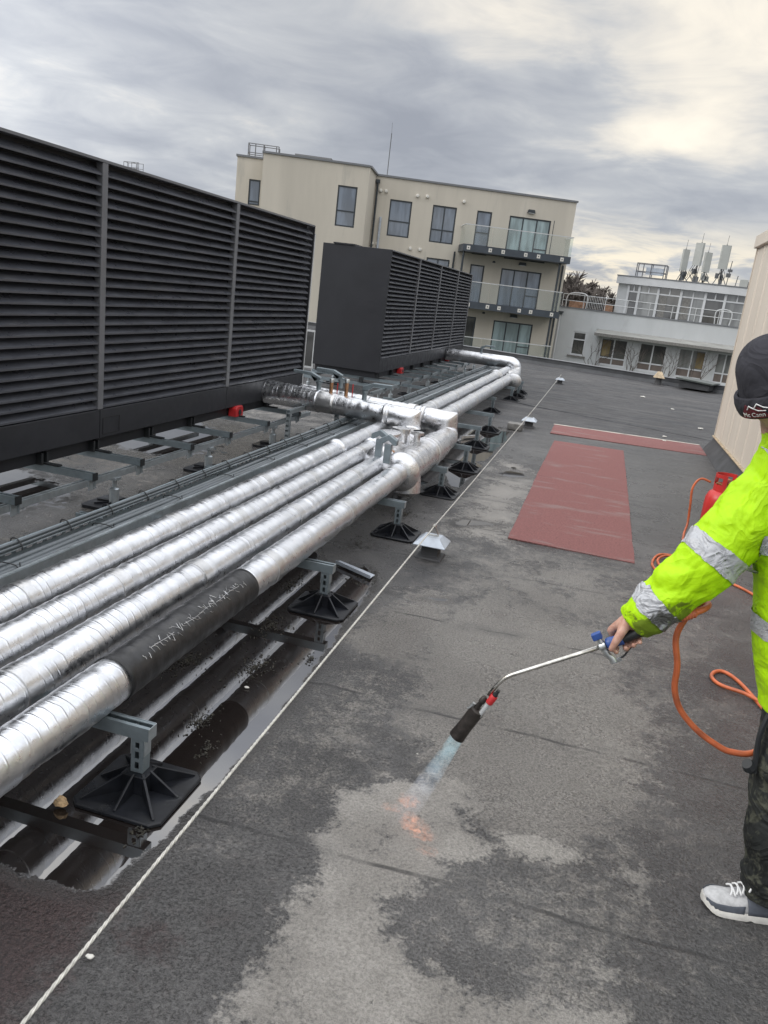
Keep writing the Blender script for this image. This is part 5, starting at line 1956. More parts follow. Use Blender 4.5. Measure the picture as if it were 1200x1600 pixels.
def hp(s, u=0.0, n=0.0):
    return HC + ax * s + up * u + nr * n


hose_pts = [hp(-.150, .0, .0), (.372, 2.372, .938), (.418, 2.40, .960), (.428, 2.44, .962), (.405, 2.468, .935), (.378, 2.468, .885), (.366, 2.46, .825), (.386, 2.45, .743), (.394, 2.45, .665), (.424, 2.45, .600), (.481, 2.45, .547), (.540, 2.45, .514), (.60, 2.45, .497), (.68, 2.47, .515), (.80, 2.60, .60), (.93, 2.72, .55), (1.02, 2.9, .30), (1.05, 3.2, .05), (1.08, 3.7, .014),
            (1.02, 4.02, .012), (.965, 4.20, .012), (.91, 4.275, .012), (.86, 4.25, .012), (.835, 4.17, .012), (.87, 4.09, .013), (.97, 4.02, .026), (1.12, 3.98, .012), (1.35, 4.3, .012), (1.46, 5.0, .012), (1.36, 5.6, .012), (1.22, 5.90, .012), (1.05, 6.0, .012), (.80, 5.95, .012), (.66, 5.92, .012), (.62, 6.10, .012), (.69, 6.38, .012), (.84, 6.42, .012), (.95, 6.25, .03), (.86, 5.98, .03), (.70, 5.98, .026), (.66, 6.15, .028), (.74, 6.33, .028), (.88, 6.30, .03), (.93, 6.45, .02), (.90, 6.75, .014), (.925, 7.1, .03), (.955, 7.25, .10), (.945, 7.26, .26), (.935, 7.27, .42), (.985, 7.28, .505), (1.07, 7.285, .49)]
hs = spline(hose_pts, 9)
mb = MB().tube(hs, .0098, 12)
ho = mb.build('gas_hose', M['hose'], None, smooth=True)
tag(ho, 'orange gas hose hanging from the torch and looping over the roof to the bottle', 'hose')
mb = MB()
k0 = [p for p in spline(hose_pts[:4], 24)][:34]
rs = [.0128 + (.0022 if (i // 2) % 2 else 0) for i in range(len(k0))]
mb.tube(k0, rs, 14)
mb.build('hose_spring_sleeve', M['hose_dk'], ho, smooth=True)

to = thing('gas_torch', 'roofing gas torch with blue and black grip, bent steel lance and dark burner bell', 'gas torch', tuple(HC))
mb = MB()
mb.lathe(hp(-.118), [(.012, 0), (.0165, .004), (.0175, .05), (.0165, .09), (.0155, .128)], 20, ax)
mb.build('grip', M['blackpl'], to, smooth='auto')
mb = MB()
mb.lathe(hp(.0102), [(.016, 0), (.0185, .003), (.0185, .012), (.0170, .015), (.0172, .030), (.0192, .034), (.0192, .046), (.017, .050), (.012, .052)], 20, ax)
mb.build('blue_collar', M['blue'], to, smooth='auto')
mb = MB()
mb.lathe(hp(-.165), [(.009, 0), (.012, .004), (.012, .018), (.009, .022), (.010, .046)], 12, ax)
mb.build('hose_fitting', M['zinc'], to, smooth='auto')
mb = MB()
mb.lathe(hp(.0625), [(.010, 0), (.014, .003), (.014, .020), (.010, .024)], 14, ax)
mb.tube([hp(.075, .032), hp(.074, .014), hp(.074, -.030), hp(.066, -.046), hp(.066, -.058)], [.006, .010, .0105, .011, .012], 12)
mb.bar(hp(.074, -.058), hp(.040, -.058), .013, .009)
vo = mb.build('valve_body', M['zinc'], to, smooth='auto')
mb = MB()
rt = Matrix((ax, nr, up)).transposed()
mb.obox(hp(.077, .036), (.030, .020, .022), rt)
mb.build('blue_knob', M['blue'], vo, bevel=.003)
mb = MB()
mb.tube(spline([hp(.050, -.056), hp(.032, -.053), hp(.016, -.044), hp(.002, -.036), hp(-.030, -.028)], 5), .0030, 7)
mb.build('trigger_lever', M['blackpl'], to)
L0 = hp(.084)
bend = Vector((-.127, HY, .613))
neck = Vector((-.163, HY, .541))
lan = bend_path([L0, bend, neck], .035, 6)
mb = MB().tube(lan, .0068, 12)
mb.build('lance', M['steel'], to, smooth=True)
bd = (Vector((-.242, HY, .366)) - Vector((-.172, HY, .515))).normalized()
bs = bd.cross(Vector((0, 1, 0))).normalized()
if bs.x < 0:
    bs = -bs
B0 = Vector((-.172, HY, .520))
mb = MB()
mb.lathe(B0 - bs * .006, [(.006, -.012), (.010, -.006), (.011, .012), (.008, .016), (.010, .045)], 14, bd)
mb.build('burner_neck', M['bell'], to, smooth='auto')
mb = MB()
mb.lathe(B0 + bs * .0135 + Vector((0, -.010, 0)), [(.008, -.008), (.008, .052)], 12, bd)
mb.build('igniter_tube', M['palealu'], to, smooth='auto')
mb = MB()
mb.lathe(B0 + bs * .0135 + Vector((0, -.010, 0)), [(.011, -.038), (.012, -.036), (.012, -.006), (.010, -.004)], 14, bd)
ig = mb.build('red_igniter', M['redplastic'], to, smooth='auto')
mb = MB()
mb.lathe(B0 + bs * .0135 + Vector((0, -.010, 0)), [(.006, -.062), (.006, -.048), (.0085, -.047), (.0085, -.0385)], 12, bd)
mb.build('igniter_tip', M['blackpl'], ig, smooth='auto')
mb = MB()
mb.lathe(B0 + bd * .040, [(.019, 0), (.0245, .004), (.0245, .085), (.0270, .128), (.0245, .128), (.022, .085), (.020, .010)], 28, bd)
mb.build('burner_bell', M['bell'], to, smooth='auto')
mb = MB()
mb.lathe(B0 + bd * .030 - bs * .022, [(.006, 0), (.006, .022)], 8, bd)
mb.bar(B0 + bd * .044 - bs * .020, B0 + bd * .060 - bs * .030, .006, .004)
mb.build('guard_clip', M['zinc'], to)

# flame: glowing gas, densest at the burner
def flame_mat(name, col, strength, a, b, scale, thr):
    m, t, bs_ = new_mat(name)
    t.nodes.remove(bs_)
    geo = NN(t, 'ShaderNodeNewGeometry')
    P = geo.outputs['Position']
    d = NN(t, 'ShaderNodeVectorMath', operation='SUBTRACT')
    t.links.new(P, d.inputs[0])
    d.inputs[1].default_value = a
    dd = NN(t, 'ShaderNodeVectorMath', operation='DOT_PRODUCT')
    t.links.new(d.outputs[0], dd.inputs[0])
    v = (Vector(b) - Vector(a))
    dd.inputs[1].default_value = v / v.length_squared
    fade = smooth(t, dd.outputs['Value'], 0.0, 1.0, 1.0, 0.08)
    n = noisen(t, P, scale, 4.0, .6, .6)
    s = mathn(t, 'MULTIPLY', mathn(t, 'MULTIPLY', fade, smooth(t, n, thr - .10, thr + .12)), strength)
    em = NN(t, 'ShaderNodeEmission')
    tint = mixc(t, smooth(t, dd.outputs['Value'], .05, .75), col, (.62, .66, .80))
    if 'orange' in name:
        em.inputs['Color'].default_value = (*col, 1)
    else:
        t.links.new(tint, em.inputs['Color'])
    t.links.new(s, em.inputs['Strength'])
    out = t.nodes['Material Output']
    for l in list(out.inputs['Surface'].links):
        t.links.remove(l)
    t.links.new(em.outputs[0], out.inputs['Volume'])
    return m


NZ = B0 + bd * .150
FE = Vector((-.372, HY - .01, .012))
fd = (FE - NZ)
mb = MB()
sd_ = fd.normalized()
rings = []
for i in range(18):
    tt = i / 17
    c_ = NZ + fd * tt + Vector((-.02 * tt * tt, 0, 0))
    rad = .0225 + .026 * tt ** 1.2
    ring = []
    s1 = sd_.cross(Vector((0, 1, 0))).normalized()
    for k in range(20):
        a = 2 * math.pi * k / 20
        w = 1 + .22 * tt * mnoise.noise(Vector((math.cos(a) * 2, math.sin(a) * 2, tt * 5)))
        q = c_ + (s1 * math.cos(a) + Vector((0, 1, 0)) * math.sin(a)) * rad * w
        q.z = max(q.z, .006)
        ring.append(q)
    rings.append(ring)
mb.loft(rings)
fl = mb.build('flame', flame_mat('blue_flame', (.30, .62, .74), 7.5, NZ, NZ + fd, 24.0, .44), None, smooth=True)
tag(fl, 'pale blue gas flame blowing from the burner bell onto the roof', 'flame')
rg = random.Random(4)
for (x, y, w, h) in ((-.385, 2.44, .022, .030), (-.335, 2.33, .030, .022), (-.30, 2.30, .028, .016), (-.435, 2.40, .020, .012), (-.265, 2.235, .022, .010), (-.36, 2.37, .020, .018)):
    bm = bmesh.new()
    bmesh.ops.create_icosphere(bm, subdivisions=3, radius=1)
    for v in bm.verts:
        n_ = 1 + .5 * mnoise.noise(v.co * 2.2 + Vector((x * 40, y * 40, 0)))
        v.co = Vector((v.co.x * w * n_ * 1.8, v.co.y * w * n_ * 1.2, v.co.z * h * n_ * .9))
    me_ = bpy.data.meshes.new('flame_tongue')
    bm.to_mesh(me_)
    bm.free()
    me_.materials.append(flame_mat('orange_flame', (1.0, .30, .10), 13.0, (x, y, .0), (x, y, h * 1.6), 60.0, .5))
    o = bpy.data.objects.new('flame_tongue', me_)
    COL.objects.link(o)
    o.location = (x, y, h * .95)
    o.parent = fl

# ================================================================== the worker
pe = thing('person', 'worker in yellow hi-vis jacket and dark beanie, pointing a gas torch at the roof', 'person', (.82, 2.36, 0))


def skin_mat():
    m, t, b = new_mat('skin')
    geo = NN(t, 'ShaderNodeTexCoord')
    n = noisen(t, geo.outputs['Object'], 40.0, 4.0, .6)
    n2 = noisen(t, geo.outputs['Object'], 260.0, 3.0, .6)
    c = mixc(t, smooth(t, n, .35, .65), (.44, .235, .175), (.54, .325, .25))
    t.links.new(c, b.inputs['Base Color'])
    b.inputs['Roughness'].default_value = .5
    b.inputs['Subsurface Weight'].default_value = .12
    b.inputs['Subsurface Radius'].default_value = (.012, .005, .003)
    bn = NN(t, 'ShaderNodeBump')
    bn.inputs['Strength'].default_value = .35
    bn.inputs['Distance'].default_value = .0012
    t.links.new(n2, bn.inputs['Height'])
    t.links.new(bn.outputs[0], b.inputs['Normal'])
    return m


M['skin'] = skin_mat()


def cloth_mat(name, col, var, dirtcol, dthr, wr=9.0, rough=.7, dstr=.85, dz=None, spec=.3):
    m, t, b = new_mat(name)
    geo = NN(t, 'ShaderNodeNewGeometry')
    P = geo.outputs['Position']
    n = noisen(t, P, 7.0, 4.0, .6)
    c = mixc(t, smooth(t, n, .3, .7), tuple(x * (1 - var) for x in col), tuple(min(1, x * (1 + var)) for x in col))
    n2 = noisen(t, P, 26.0, 6.0, .68, .6)
    n2b = noisen(t, P, 6.0, 3.0, .5)
    dv = mathn(t, 'ADD', mathn(t, 'MULTIPLY', n2, .62), mathn(t, 'MULTIPLY', n2b, .38))
    if dz:
        # soiling worked into the cuff: distance from a point of the cuff
        ds = NN(t, 'ShaderNodeVectorMath', operation='DISTANCE')
        t.links.new(P, ds.inputs[0])
        ds.inputs[1].default_value = dz[0]
        dv = mathn(t, 'ADD', dv, smooth(t, ds.outputs['Value'], dz[1], 0.01, 0.0, dz[2]))
    f = smooth(t, dv, dthr, dthr + .07)
    c = mixc(t, mathn(t, 'MULTIPLY', f, dstr), c, dirtcol)
    t.links.new(c, b.inputs['Base Color'])
    b.inputs['Roughness'].default_value = rough
    b.inputs['Specular IOR Level'].default_value = spec
    wv_ = noisen(t, P, wr, 4.0, .5, 1.2)
    wv3 = noisen(t, P, wr * .8, 2.0, .45, 2.2)
    rid = mathn(t, 'SUBTRACT', 1.0, mathn(t, 'ABSOLUTE', mathn(t, 'MULTIPLY', mathn(t, 'SUBTRACT', wv3, .5), 5.0)), clamp=True)
    wv2 = noisen(t, P, 420.0, 2.0, .5)
    h = mathn(t, 'ADD', mathn(t, 'ADD', mathn(t, 'MULTIPLY', wv_, .016), mathn(t, 'MULTIPLY', rid, .008)), mathn(t, 'MULTIPLY', wv2, .0006))
    bn = NN(t, 'ShaderNodeBump')
    bn.inputs['Strength'].default_value = .6
    bn.inputs['Distance'].default_value = 1.0
    t.links.new(h, bn.inputs['Height'])
    t.links.new(bn.outputs[0], b.inputs['Normal'])
    return m


CUFF = (.315, HY - .02, .885)
M['hivis'] = cloth_mat('hi_vis_cloth', (.40, .70, .002), .07, (.10, .12, .02), .62, 7.5, .6, .8, (CUFF, .19, .30))
M['band'] = cloth_mat('reflective_band', (.40, .41, .43), .05, (.06, .06, .05), .60, 16.0, .35, .85, (CUFF, .17, .24), .6)
M['trouser'] = cloth_mat('camo_trousers', (.018, .020, .019), .35, (.080, .082, .060), .50, 12.0, .8, .75)
M['beanie'] = cloth_mat('charcoal_knit', (.040, .040, .047), .12, (.075, .072, .075), .60, 10.0, .95, .35, None, .15)
M['shoe_grey'] = mat('shoe_grey', (.44, .44, .44), .7, 0, var=(60, .15), bump=(300, .3, .001))
M['shoe_dark'] = mat('shoe_slate', (.085, .095, .115), .7, 0, var=(30, .2), bump=(200, .3, .001))
M['sole'] = mat('shoe_sole', (.66, .64, .59), .6, 0, var=(30, .15), dirt=(25, .60, (.30, .28, .25), .7))
M['lace'] = mat('shoe_lace', (.72, .72, .71), .8)
M['redlogo'] = mat('dark_red_print', (.115, .014, .022), .85, 0, var=(60, .3))
M['white_thread'] = mat('white_thread', (.66, .66, .66), .8, 0, var=(80, .2))
M['hair'] = mat('short_hair', (.045, .030, .020), .7, 0, var=(90, .4))
M['eye'] = mat('eye_white', (.60, .58, .55), .3)


class Blob:
    """collects closed overlapping shapes that a voxel remesh fuses into one continuous body"""
    def __init__(self):
        self.mb = MB()

    def cap(self, a, b, ra, rb, seg=14):
        a, b = Vector(a), Vector(b)
        d = b - a
        L = d.length
        if L < 1e-6:
            return self
        prof = []
        for k in range(6):
            an_ = math.pi / 2 * k / 5
            prof.append((ra * math.sin(an_), -ra * math.cos(an_)))
        for k in range(6):
            an_ = math.pi / 2 * k / 5
            prof.append((rb * math.cos(an_), L + rb * math.sin(an_)))
        self.mb.lathe(a, prof, seg, d)
        return self

    def chain(self, pts, rs, seg=14):
        for (a, b, ra, rb) in zip(pts[:-1], pts[1:], rs[:-1], rs[1:]):
            self.cap(a, b, ra, rb, seg)
        return self

    def ell(self, c, r, rot=None, seg=20):
        c = Vector(c)
        rings = []
        for i in range(seg // 2 + 1):
            th = math.pi * i / (seg // 2)
            ring = []
            for k in range(seg):
                a = 2 * math.pi * k / seg
                v = Vector((r[0] * max(1e-3, math.sin(th)) * math.cos(a), r[1] * max(1e-3, math.sin(th)) * math.sin(a), r[2] * math.cos(th)))
                ring.append(c + (rot @ v if rot else v))
            rings.append(ring)
        self.mb.loft(rings)
        return self

    def finish(self, name, m, parent, voxel, smooth_it=4, disp=None):
        o = self.mb.build(name, m, parent, smooth=True)
        rm = o.modifiers.new('fuse', 'REMESH')
        rm.mode = 'VOXEL'
        rm.voxel_size = voxel
        rm.use_smooth_shade = True
        sm = o.modifiers.new('smooth', 'SMOOTH')
        sm.factor = .5
        sm.iterations = smooth_it
        if disp:
            for (sc_, st_) in disp:
                tx = bpy.data.textures.new('folds', 'CLOUDS')
                tx.noise_scale = sc_
                tx.noise_depth = 2
                dm = o.modifiers.new('folds', 'DISPLACE')
                dm.texture = tx
                dm.strength = st_
                dm.mid_level = .5
                dm.texture_coords = 'LOCAL'
        return o


# ---- head frame: image-right, into the scene, up
HD = Vector((.470, 2.43, 1.605))
MH = Matrix.Rotation(R(-12), 3, 'Z') @ Matrix.Rotation(R(16), 3, 'X') @ Matrix.Rotation(R(-22), 3, 'Y')


def hd(x, y, z):
    return HD + MH @ Vector((x, y, z))


def head_surface(th, ph):
    """th from top, ph around (0 = face); returns head-frame point"""
    sx, sy, sz = .074, .095, .112
    st, ct = math.sin(th), math.cos(th)
    x = sx * st * math.sin(ph)
    y = -sy * st * math.cos(ph)
    z = sz * ct
    front = max(0, math.cos(ph)) * st
    if z < -.02:                                   # narrow jaw, forward chin
        k = min(1, (-.02 - z) / .09)
        x *= 1 - .30 * k
        y = y * (1 - .22 * k) - .020 * k * max(0, math.cos(ph))
        if math.cos(ph) < 0:
            y += -.045 * k * math.cos(ph) * -1 * .6
    g = lambda cx, cz, wx, wz: math.exp(-((x - cx) / wx) ** 2 - ((z - cz) / wz) ** 2)
    if math.cos(ph) > .2:
        y -= .026 * g(0, -.030, .013, .018) + .014 * g(0, -.008, .010, .026)      # nose
        y += .011 * (g(-.031, .004, .018, .012) + g(.031, .004, .018, .012))       # eye sockets
        y -= .006 * g(0, .030, .05, .012)                                          # brow
        y -= .008 * g(0, -.068, .022, .007) - .005 * g(0, -.0745, .022, .003)      # lips
        y -= .008 * g(0, -.098, .020, .014)                                        # chin
        y -= .006 * (g(-.040, -.030, .018, .02) + g(.040, -.030, .018, .02))       # cheek bones
    return Vector((x, y, z))


body = Blob()
rings = []
for i in range(41):
    th = math.pi * i / 40
    rings.append([HD + MH @ head_surface(max(.02, min(math.pi - .02, th)), 2 * math.pi * k / 56 - math.pi) for k in range(56)])
body.mb.loft(rings)
for s in (-1, 1):
    body.ell(hd(s * .076, .012, -.012), (.012, .020, .033), MH, 14)
    body.ell(hd(s * .031, -.084, .004), (.012, .009, .009), MH, 12)
NK = Vector((.545, 2.44, 1.43))
body.chain([hd(0, .02, -.06), NK], [.056, .064])
# torso, pelvis and limbs under the clothes
PELV = Vector((.80, 2.42, .90))
body.chain([NK, (.60, 2.43, 1.33), (.69, 2.42, 1.12), PELV], [.062, .095, .105, .12], 18)
SH_R, SH_L = Vector((.540, 2.465, 1.350)), Vector((.755, 2.35, 1.375))
EL_R, WR_R = Vector((.375, 2.40, 1.095)), Vector((.232, HY + .012, .885))
body.chain([NK + Vector((.01, 0, -.07)), SH_R, EL_R, WR_R], [.06, .048, .040, .030])
EL_L, WR_L = Vector((.95, 2.24, 1.12)), Vector((.93, 2.05, .93))
body.chain([NK + Vector((0, 0, -.06)), SH_L, EL_L, WR_L], [.055, .045, .040, .030])
HIP_R, KN_R, AN_R = Vector((.755, 2.44, .88)), Vector((.745, 2.405, .50)), Vector((.785, 2.385, .10))
HIP_L, KN_L, AN_L = Vector((.92, 2.35, .88)), Vector((1.00, 2.24, .50)), Vector((1.04, 2.23, .10))
for (h_, k_, a_) in ((HIP_R, KN_R, AN_R), (HIP_L, KN_L, AN_L)):
    body.chain([h_, k_, a_], [.085, .058, .040])
    body.chain([a_ + Vector((.02, 0, -.045)), a_ + Vector((-.06, -.005, -.055))], [.030, .024])
# right hand round the grip: palm behind and above, fingers under, thumb down the near side
body.chain([WR_R, hp(-.030, .044, -.004), hp(-.006, .036, -.008)], [.027, .026, .022])
for s_, w_ in ((.030, .013), (.010, .014), (-.012, .014), (-.032, .012)):
    body.chain([hp(-.028 + .3 * (s_ + .01), .046, -.010), hp(s_, .030, -.026)], [.017, w_])
FING = [(.036, .0095, 1.0, .004), (.012, .0100, 1.08, .0), (-.012, .0095, 1.0, .0), (-.034, .0085, .88, .0)]
for (s_, r_, k_, ext) in FING:
    body.chain([hp(s_, .028, -.027), hp(s_ + .002, -.002, -.037 * k_), hp(s_ + .003 + ext, -.026 * k_, -.016), hp(s_ + .002 + ext * 1.5, -.0285 * k_, .009), hp(s_ + ext * 2, -.0235, .021)], [r_ * 1.18, r_ * 1.08, r_, r_ * .95, r_ * .82], 12)
body.chain([hp(-.022, .044, .006), hp(.004, .026, .024), hp(.030, .008, .029), hp(.050, -.008, .0275)], [.019, .0140, .0120, .0095], 14)
# left hand, hanging half closed
fdir = Vector((-.1, -.55, -.83)).normalized()
body.chain([WR_L, WR_L + fdir * .085], [.028, .036])
for k in range(4):
    b0 = WR_L + fdir * .09 + Vector((.028 - .019 * k, 0, .008 - .004 * abs(k - 1)))
    body.chain([b0, b0 + fdir * .038, b0 + fdir * .058 + Vector((0, .022, -.004)), b0 + fdir * .050 + Vector((0, .042, .002))], [.0098, .009, .0085, .0075], 10)
b0 = WR_L + fdir * .04 + Vector((-.034, -.005, 0))
body.chain([b0, b0 + Vector((-.018, -.010, -.030)), b0 + Vector((-.016, -.012, -.060))], [.014, .011, .009], 10)
bo = body.finish('body', M['skin'], pe, .0042, 3)

# finger nails
mb = MB()
for (s_, r_, k_, ext) in FING:
    c_ = hp(s_ + ext * 2.2, -.0258, .0285)
    mb.obox(c_, (.009, .0015, .010), Matrix((ax, nr, up)).transposed() @ Matrix.Rotation(R(-20), 3, 'X'))
c_ = hp(.0535, -.006, .0365)
mb.obox(c_, (.012, .0018, .011), Matrix((ax, nr, up)).transposed() @ Matrix.Rotation(R(12), 3, 'Z'))

# ---- beanie
def beanie_r(ph, t):
    return 0


mb = MB()
rings = []
N = 48
top = []
for i in range(26):
    tt = i / 25
    if tt < .40:                                  # gently tapering sides, from the lower edge up
        z = -.030 + .093 * tt / .40
        k = 1.0 - .03 * (tt / .40) ** 2
    else:
        u = (tt - .40) / .60
        z = .063 + .097 * math.sin(u * math.pi / 2)
        k = max(.02, .97 * max(0, math.cos(u * math.pi / 2)) ** .85)
    ring = []
    for j in range(N):
        ph = 2 * math.pi * j / N
        w = 1 + .018 * mnoise.noise(Vector((math.cos(ph) * 2, math.sin(ph) * 2, z * 18)))
        lean = Vector((.0, .012, 0)) * max(0, (z - .02) * 10)
        fold = 1 - .05 * max(0, (z - .10) / .06) * abs(math.sin(ph * 2)) ** 3
        ring.append(hd(.094 * k * w * fold * math.sin(ph) + lean.x, -.113 * k * w * fold * math.cos(ph) + lean.y, z))
    rings.append(ring)
mb.loft(rings, True)
be = mb.build('beanie', M['beanie'], pe, smooth=True)
mb = MB()
rings = []


def cuff_pt(ph, z, off=0.0):
    b_ = .006 * math.sin((z + .038) / .062 * math.pi)
    tp_ = .07 * (z + .02)
    rx, ry = .101 + b_ + off + tp_, .124 + b_ + off + tp_
    dz = .010 * math.cos(ph)
    return hd(rx * math.sin(ph), -ry * math.cos(ph), z + dz)


for (z, off) in ((-.034, -.010), (-.038, -.002), (-.033, .0), (-.02, .0), (-.002, .0), (.018, .0), (.024, -.002), (.020, -.010)):
    rings.append([cuff_pt(2 * math.pi * j / 64, z, off) for j in range(64)])
mb.loft(rings, False)
cu = mb.build('beanie_cuff', M['beanie'], be, smooth=True)

# print on the cuff: dark red peaks, white outline, lettering
def on_cuff(x, z, off):
    return cuff_pt(x / .115 + R(3), z, off)


def cuff_patch(poly, off, name, m, parent):
    mbp = MB()
    n_ = len(poly)
    a_ = [on_cuff(x, z, off) for x, z in poly]
    b_ = [on_cuff(x, z, off - .0016) for x, z in poly]
    mbp.add(a_ + b_, [tuple(range(n_)), tuple(reversed(range(n_, 2 * n_)))] + [(k, n_ + k, n_ + (k + 1) % n_, (k + 1) % n_) for k in range(n_)])
    return mbp.build(name, m, parent)


def cuff_line(pts, w, off, name, m, parent):
    mbp = MB()
    fine = []
    for a, b in zip(pts[:-1], pts[1:]):
        for k in range(6):
            fine.append((a[0] + (b[0] - a[0]) * k / 6, a[1] + (b[1] - a[1]) * k / 6))
    fine.append(pts[-1])
    mbp.tube([on_cuff(x, z, off) for x, z in fine], w, 6)
    return mbp.build(name, m, parent)


for poly in ([(-.104, -.032), (-.090, -.014), (-.078, .008), (-.060, -.002), (-.048, -.032)], [(-.048, -.0322), (-.058, -.002), (-.046, .006), (-.030, -.004), (-.010, -.032)]):
    # subdivide the outline so it follows the curve
    pp = []
    for i in range(len(poly)):
        a, b = poly[i], poly[(i + 1) % len(poly)]
        for k in range(4):
            pp.append((a[0] + (b[0] - a[0]) * k / 4, a[1] + (b[1] - a[1]) * k / 4))
    cuff_patch(pp, .0035, 'cuff_emblem', M['redlogo'], cu)
cuff_line([(-.070, -.004), (-.064, .006), (-.050, -.002), (-.040, .011), (-.022, .0), (.0, -.006)], .0016, .005, 'emblem_outline', M['white_thread'], cu)
cuff_line([(-.050, -.002), (-.038, -.008), (-.018, -.010)], .0014, .005, 'emblem_outline', M['white_thread'], cu)
fc = bpy.data.curves.new('lettering', 'FONT')
fc.body = 'Mc Cann'
fc.size = .0185
fc.align_x = 'LEFT'
fc.resolution_u = 4
fo_ = bpy.data.objects.new('lettering', fc)
COL.objects.link(fo_)
dg = bpy.context.evaluated_depsgraph_get()
mt = bpy.data.meshes.new_from_object(fo_.evaluated_get(dg))
bpy.data.objects.remove(fo_)
bm = bmesh.new()
bm.from_mesh(mt)
ext = bmesh.ops.extrude_face_region(bm, geom=bm.faces[:])
for v in [g_ for g_ in ext['geom'] if isinstance(g_, bmesh.types.BMVert)]:
    v.co.z += .001
offp = OFF[pe.name]
for v in bm.verts:
    p = on_cuff(v.co.x - .088, v.co.y * 1.0 - .026, .0058 + v.co.z)
    v.co = p - offp
bm.to_mesh(mt)
bm.free()
mt.materials.append(M['white_thread'])
lo_ = bpy.data.objects.new('lettering', mt)
COL.objects.link(lo_)
lo_.parent = cu
# hair at the nape and brows
mb = MB()
for s in (-1, 1):
    mb.tube([hd(s * .014, -.097, .022), hd(s * .032, -.094, .027), hd(s * .050, -.080, .020)], [.003, .0042, .002], 6)
    mb.lathe(hd(s * .031, -.0925, .003), [(.0045, 0), (.004, .0012), (.001, .002)], 12, MH @ Vector((0, -1, 0)))
mb.build('eyebrows', M['hair'], pe)

# ---- jacket
jk = Blob()


def ring_e(c, rx, ry, rot=0.0, n=40, tilt=0.0):
    c = Vector(c)
    return [c + Matrix.Rotation(tilt, 3, 'Y') @ (Matrix.Rotation(rot, 3, 'Z') @ Vector((rx * math.cos(2 * math.pi * k / n), ry * math.sin(2 * math.pi * k / n), 0))) for k in range(n)]


TORSO = [((.845, 2.395, .685), .222, .165), ((.840, 2.395, .72), .226, .168), ((.815, 2.40, .82), .236, .168), ((.785, 2.405, .93), .232, .165), ((.750, 2.415, 1.05), .222, .160), ((.715, 2.42, 1.15), .215, .158), ((.672, 2.425, 1.26), .208, .155), ((.630, 2.43, 1.345), .185, .140), ((.590, 2.435, 1.410), .135, .115), ((.560, 2.44, 1.448), .095, .092), ((.546, 2.44, 1.478), .082, .084), ((.540, 2.44, 1.497), .080, .082)]
TROT = R(-25)
jk.mb.loft([ring_e(c, a, b, TROT) for c, a, b in TORSO])
SLV = [((.575, 2.465, 1.385), .080), ((.520, 2.455, 1.320), .094), ((.468, 2.43, 1.235), .097), ((.425, 2.41, 1.160), .095), ((.380, 2.395, 1.085), .089), ((.340, 2.385, 1.032), .082), ((.300, 2.375, .976), .073), ((.265, 2.37, .932), .068), ((.238, 2.37, .897), .061), ((.222, 2.37, .876), .057)]


def sleeve_rings(path, seg=30, wr=0.006, seed=0, extra=0.0):
    P = [Vector(p) for p, r in path]
    rr = [r for p, r in path]
    Q = spline(P, 6)
    RR = [v.x for v in spline([Vector((r, 0, 0)) for r in rr], 6)]
    return Q, RR


def sleeve(blob, path, seed):
    Q, RR = sleeve_rings(path)

    def wob(i, k, p):
        a = 2 * math.pi * k / 30
        f = mnoise.noise(Vector((math.cos(a) * 1.2 + seed, math.sin(a) * 1.2, i * .22 + a * .35)))
        g_ = mnoise.noise(Vector((math.cos(a) * 2.4 + seed, math.sin(a) * 2.4, i * .5 - a * .5)))
        return .013 * f + .006 * g_
    blob.mb.tube(Q, RR, 30, True, wob)
    return Q, RR


QR, RRR = sleeve(jk, SLV, 3)
SLL = [((.735, 2.37, 1.385), .095), ((.80, 2.33, 1.32), .100), ((.88, 2.29, 1.22), .095), ((.945, 2.245, 1.12), .088), ((.945, 2.16, 1.03), .078), ((.935, 2.09, .965), .068), ((.932, 2.06, .938), .062)]
QL, RRL = sleeve(jk, SLL, 9)
jo = jk.finish('jacket', M['hivis'], pe, .0072, 3, [(.075, .012), (.03, .006)])


def band_on(Q, RR, i0, i1, name='reflective_band', grow=1.10):
    mbp = MB()
    mbp.tube(Q[i0:i1 + 1], [r * grow + .012 for r in RR[i0:i1 + 1]], 40, False)
    # extra rings for a close fit
    o = mbp.build(name, M['band'], jo, smooth=True, fix=False)
    sd2 = o.modifiers.new('fine', 'SUBSURF')
    sd2.subdivision_type = 'SIMPLE'
    sd2.levels = sd2.render_levels = 2
    sw = o.modifiers.new('lie_on_cloth', 'SHRINKWRAP')
    sw.target = jo
    sw.wrap_method = 'NEAREST_SURFACEPOINT'
    sw.wrap_mode = 'ABOVE_SURFACE'
    sw.offset = .0035
    return o


def finer(Q, RR, k=3):
    q2, r2_ = [], []
    for i in range(len(Q) - 1):
        for j in range(k):
            q2.append(Q[i].lerp(Q[i + 1], j / k))
            r2_.append(RR[i] + (RR[i + 1] - RR[i]) * j / k)
    q2.append(Q[-1])
    r2_.append(RR[-1])
    return q2, r2_


QF, RF = finer(QR, RRR)


def idx_near(Q, p):
    return min(range(len(Q)), key=lambda i: (Q[i] - Vector(p)).length)


i_a, i_b = idx_near(QF, (.418, 2.41, 1.150)), idx_near(QF, (.390, 2.40, 1.100))
band_on(QF, RF, i_a, i_b)
i_a, i_b = idx_near(QF, (.290, 2.375, .965)), idx_near(QF, (.258, 2.37, .922))
band_on(QF, RF, i_a, i_b)
QFL, RFL = finer(QL, RRL)
band_on(QFL, RFL, idx_near(QFL, (.90, 2.28, 1.19)), idx_near(QFL, (.94, 2.25, 1.13)))


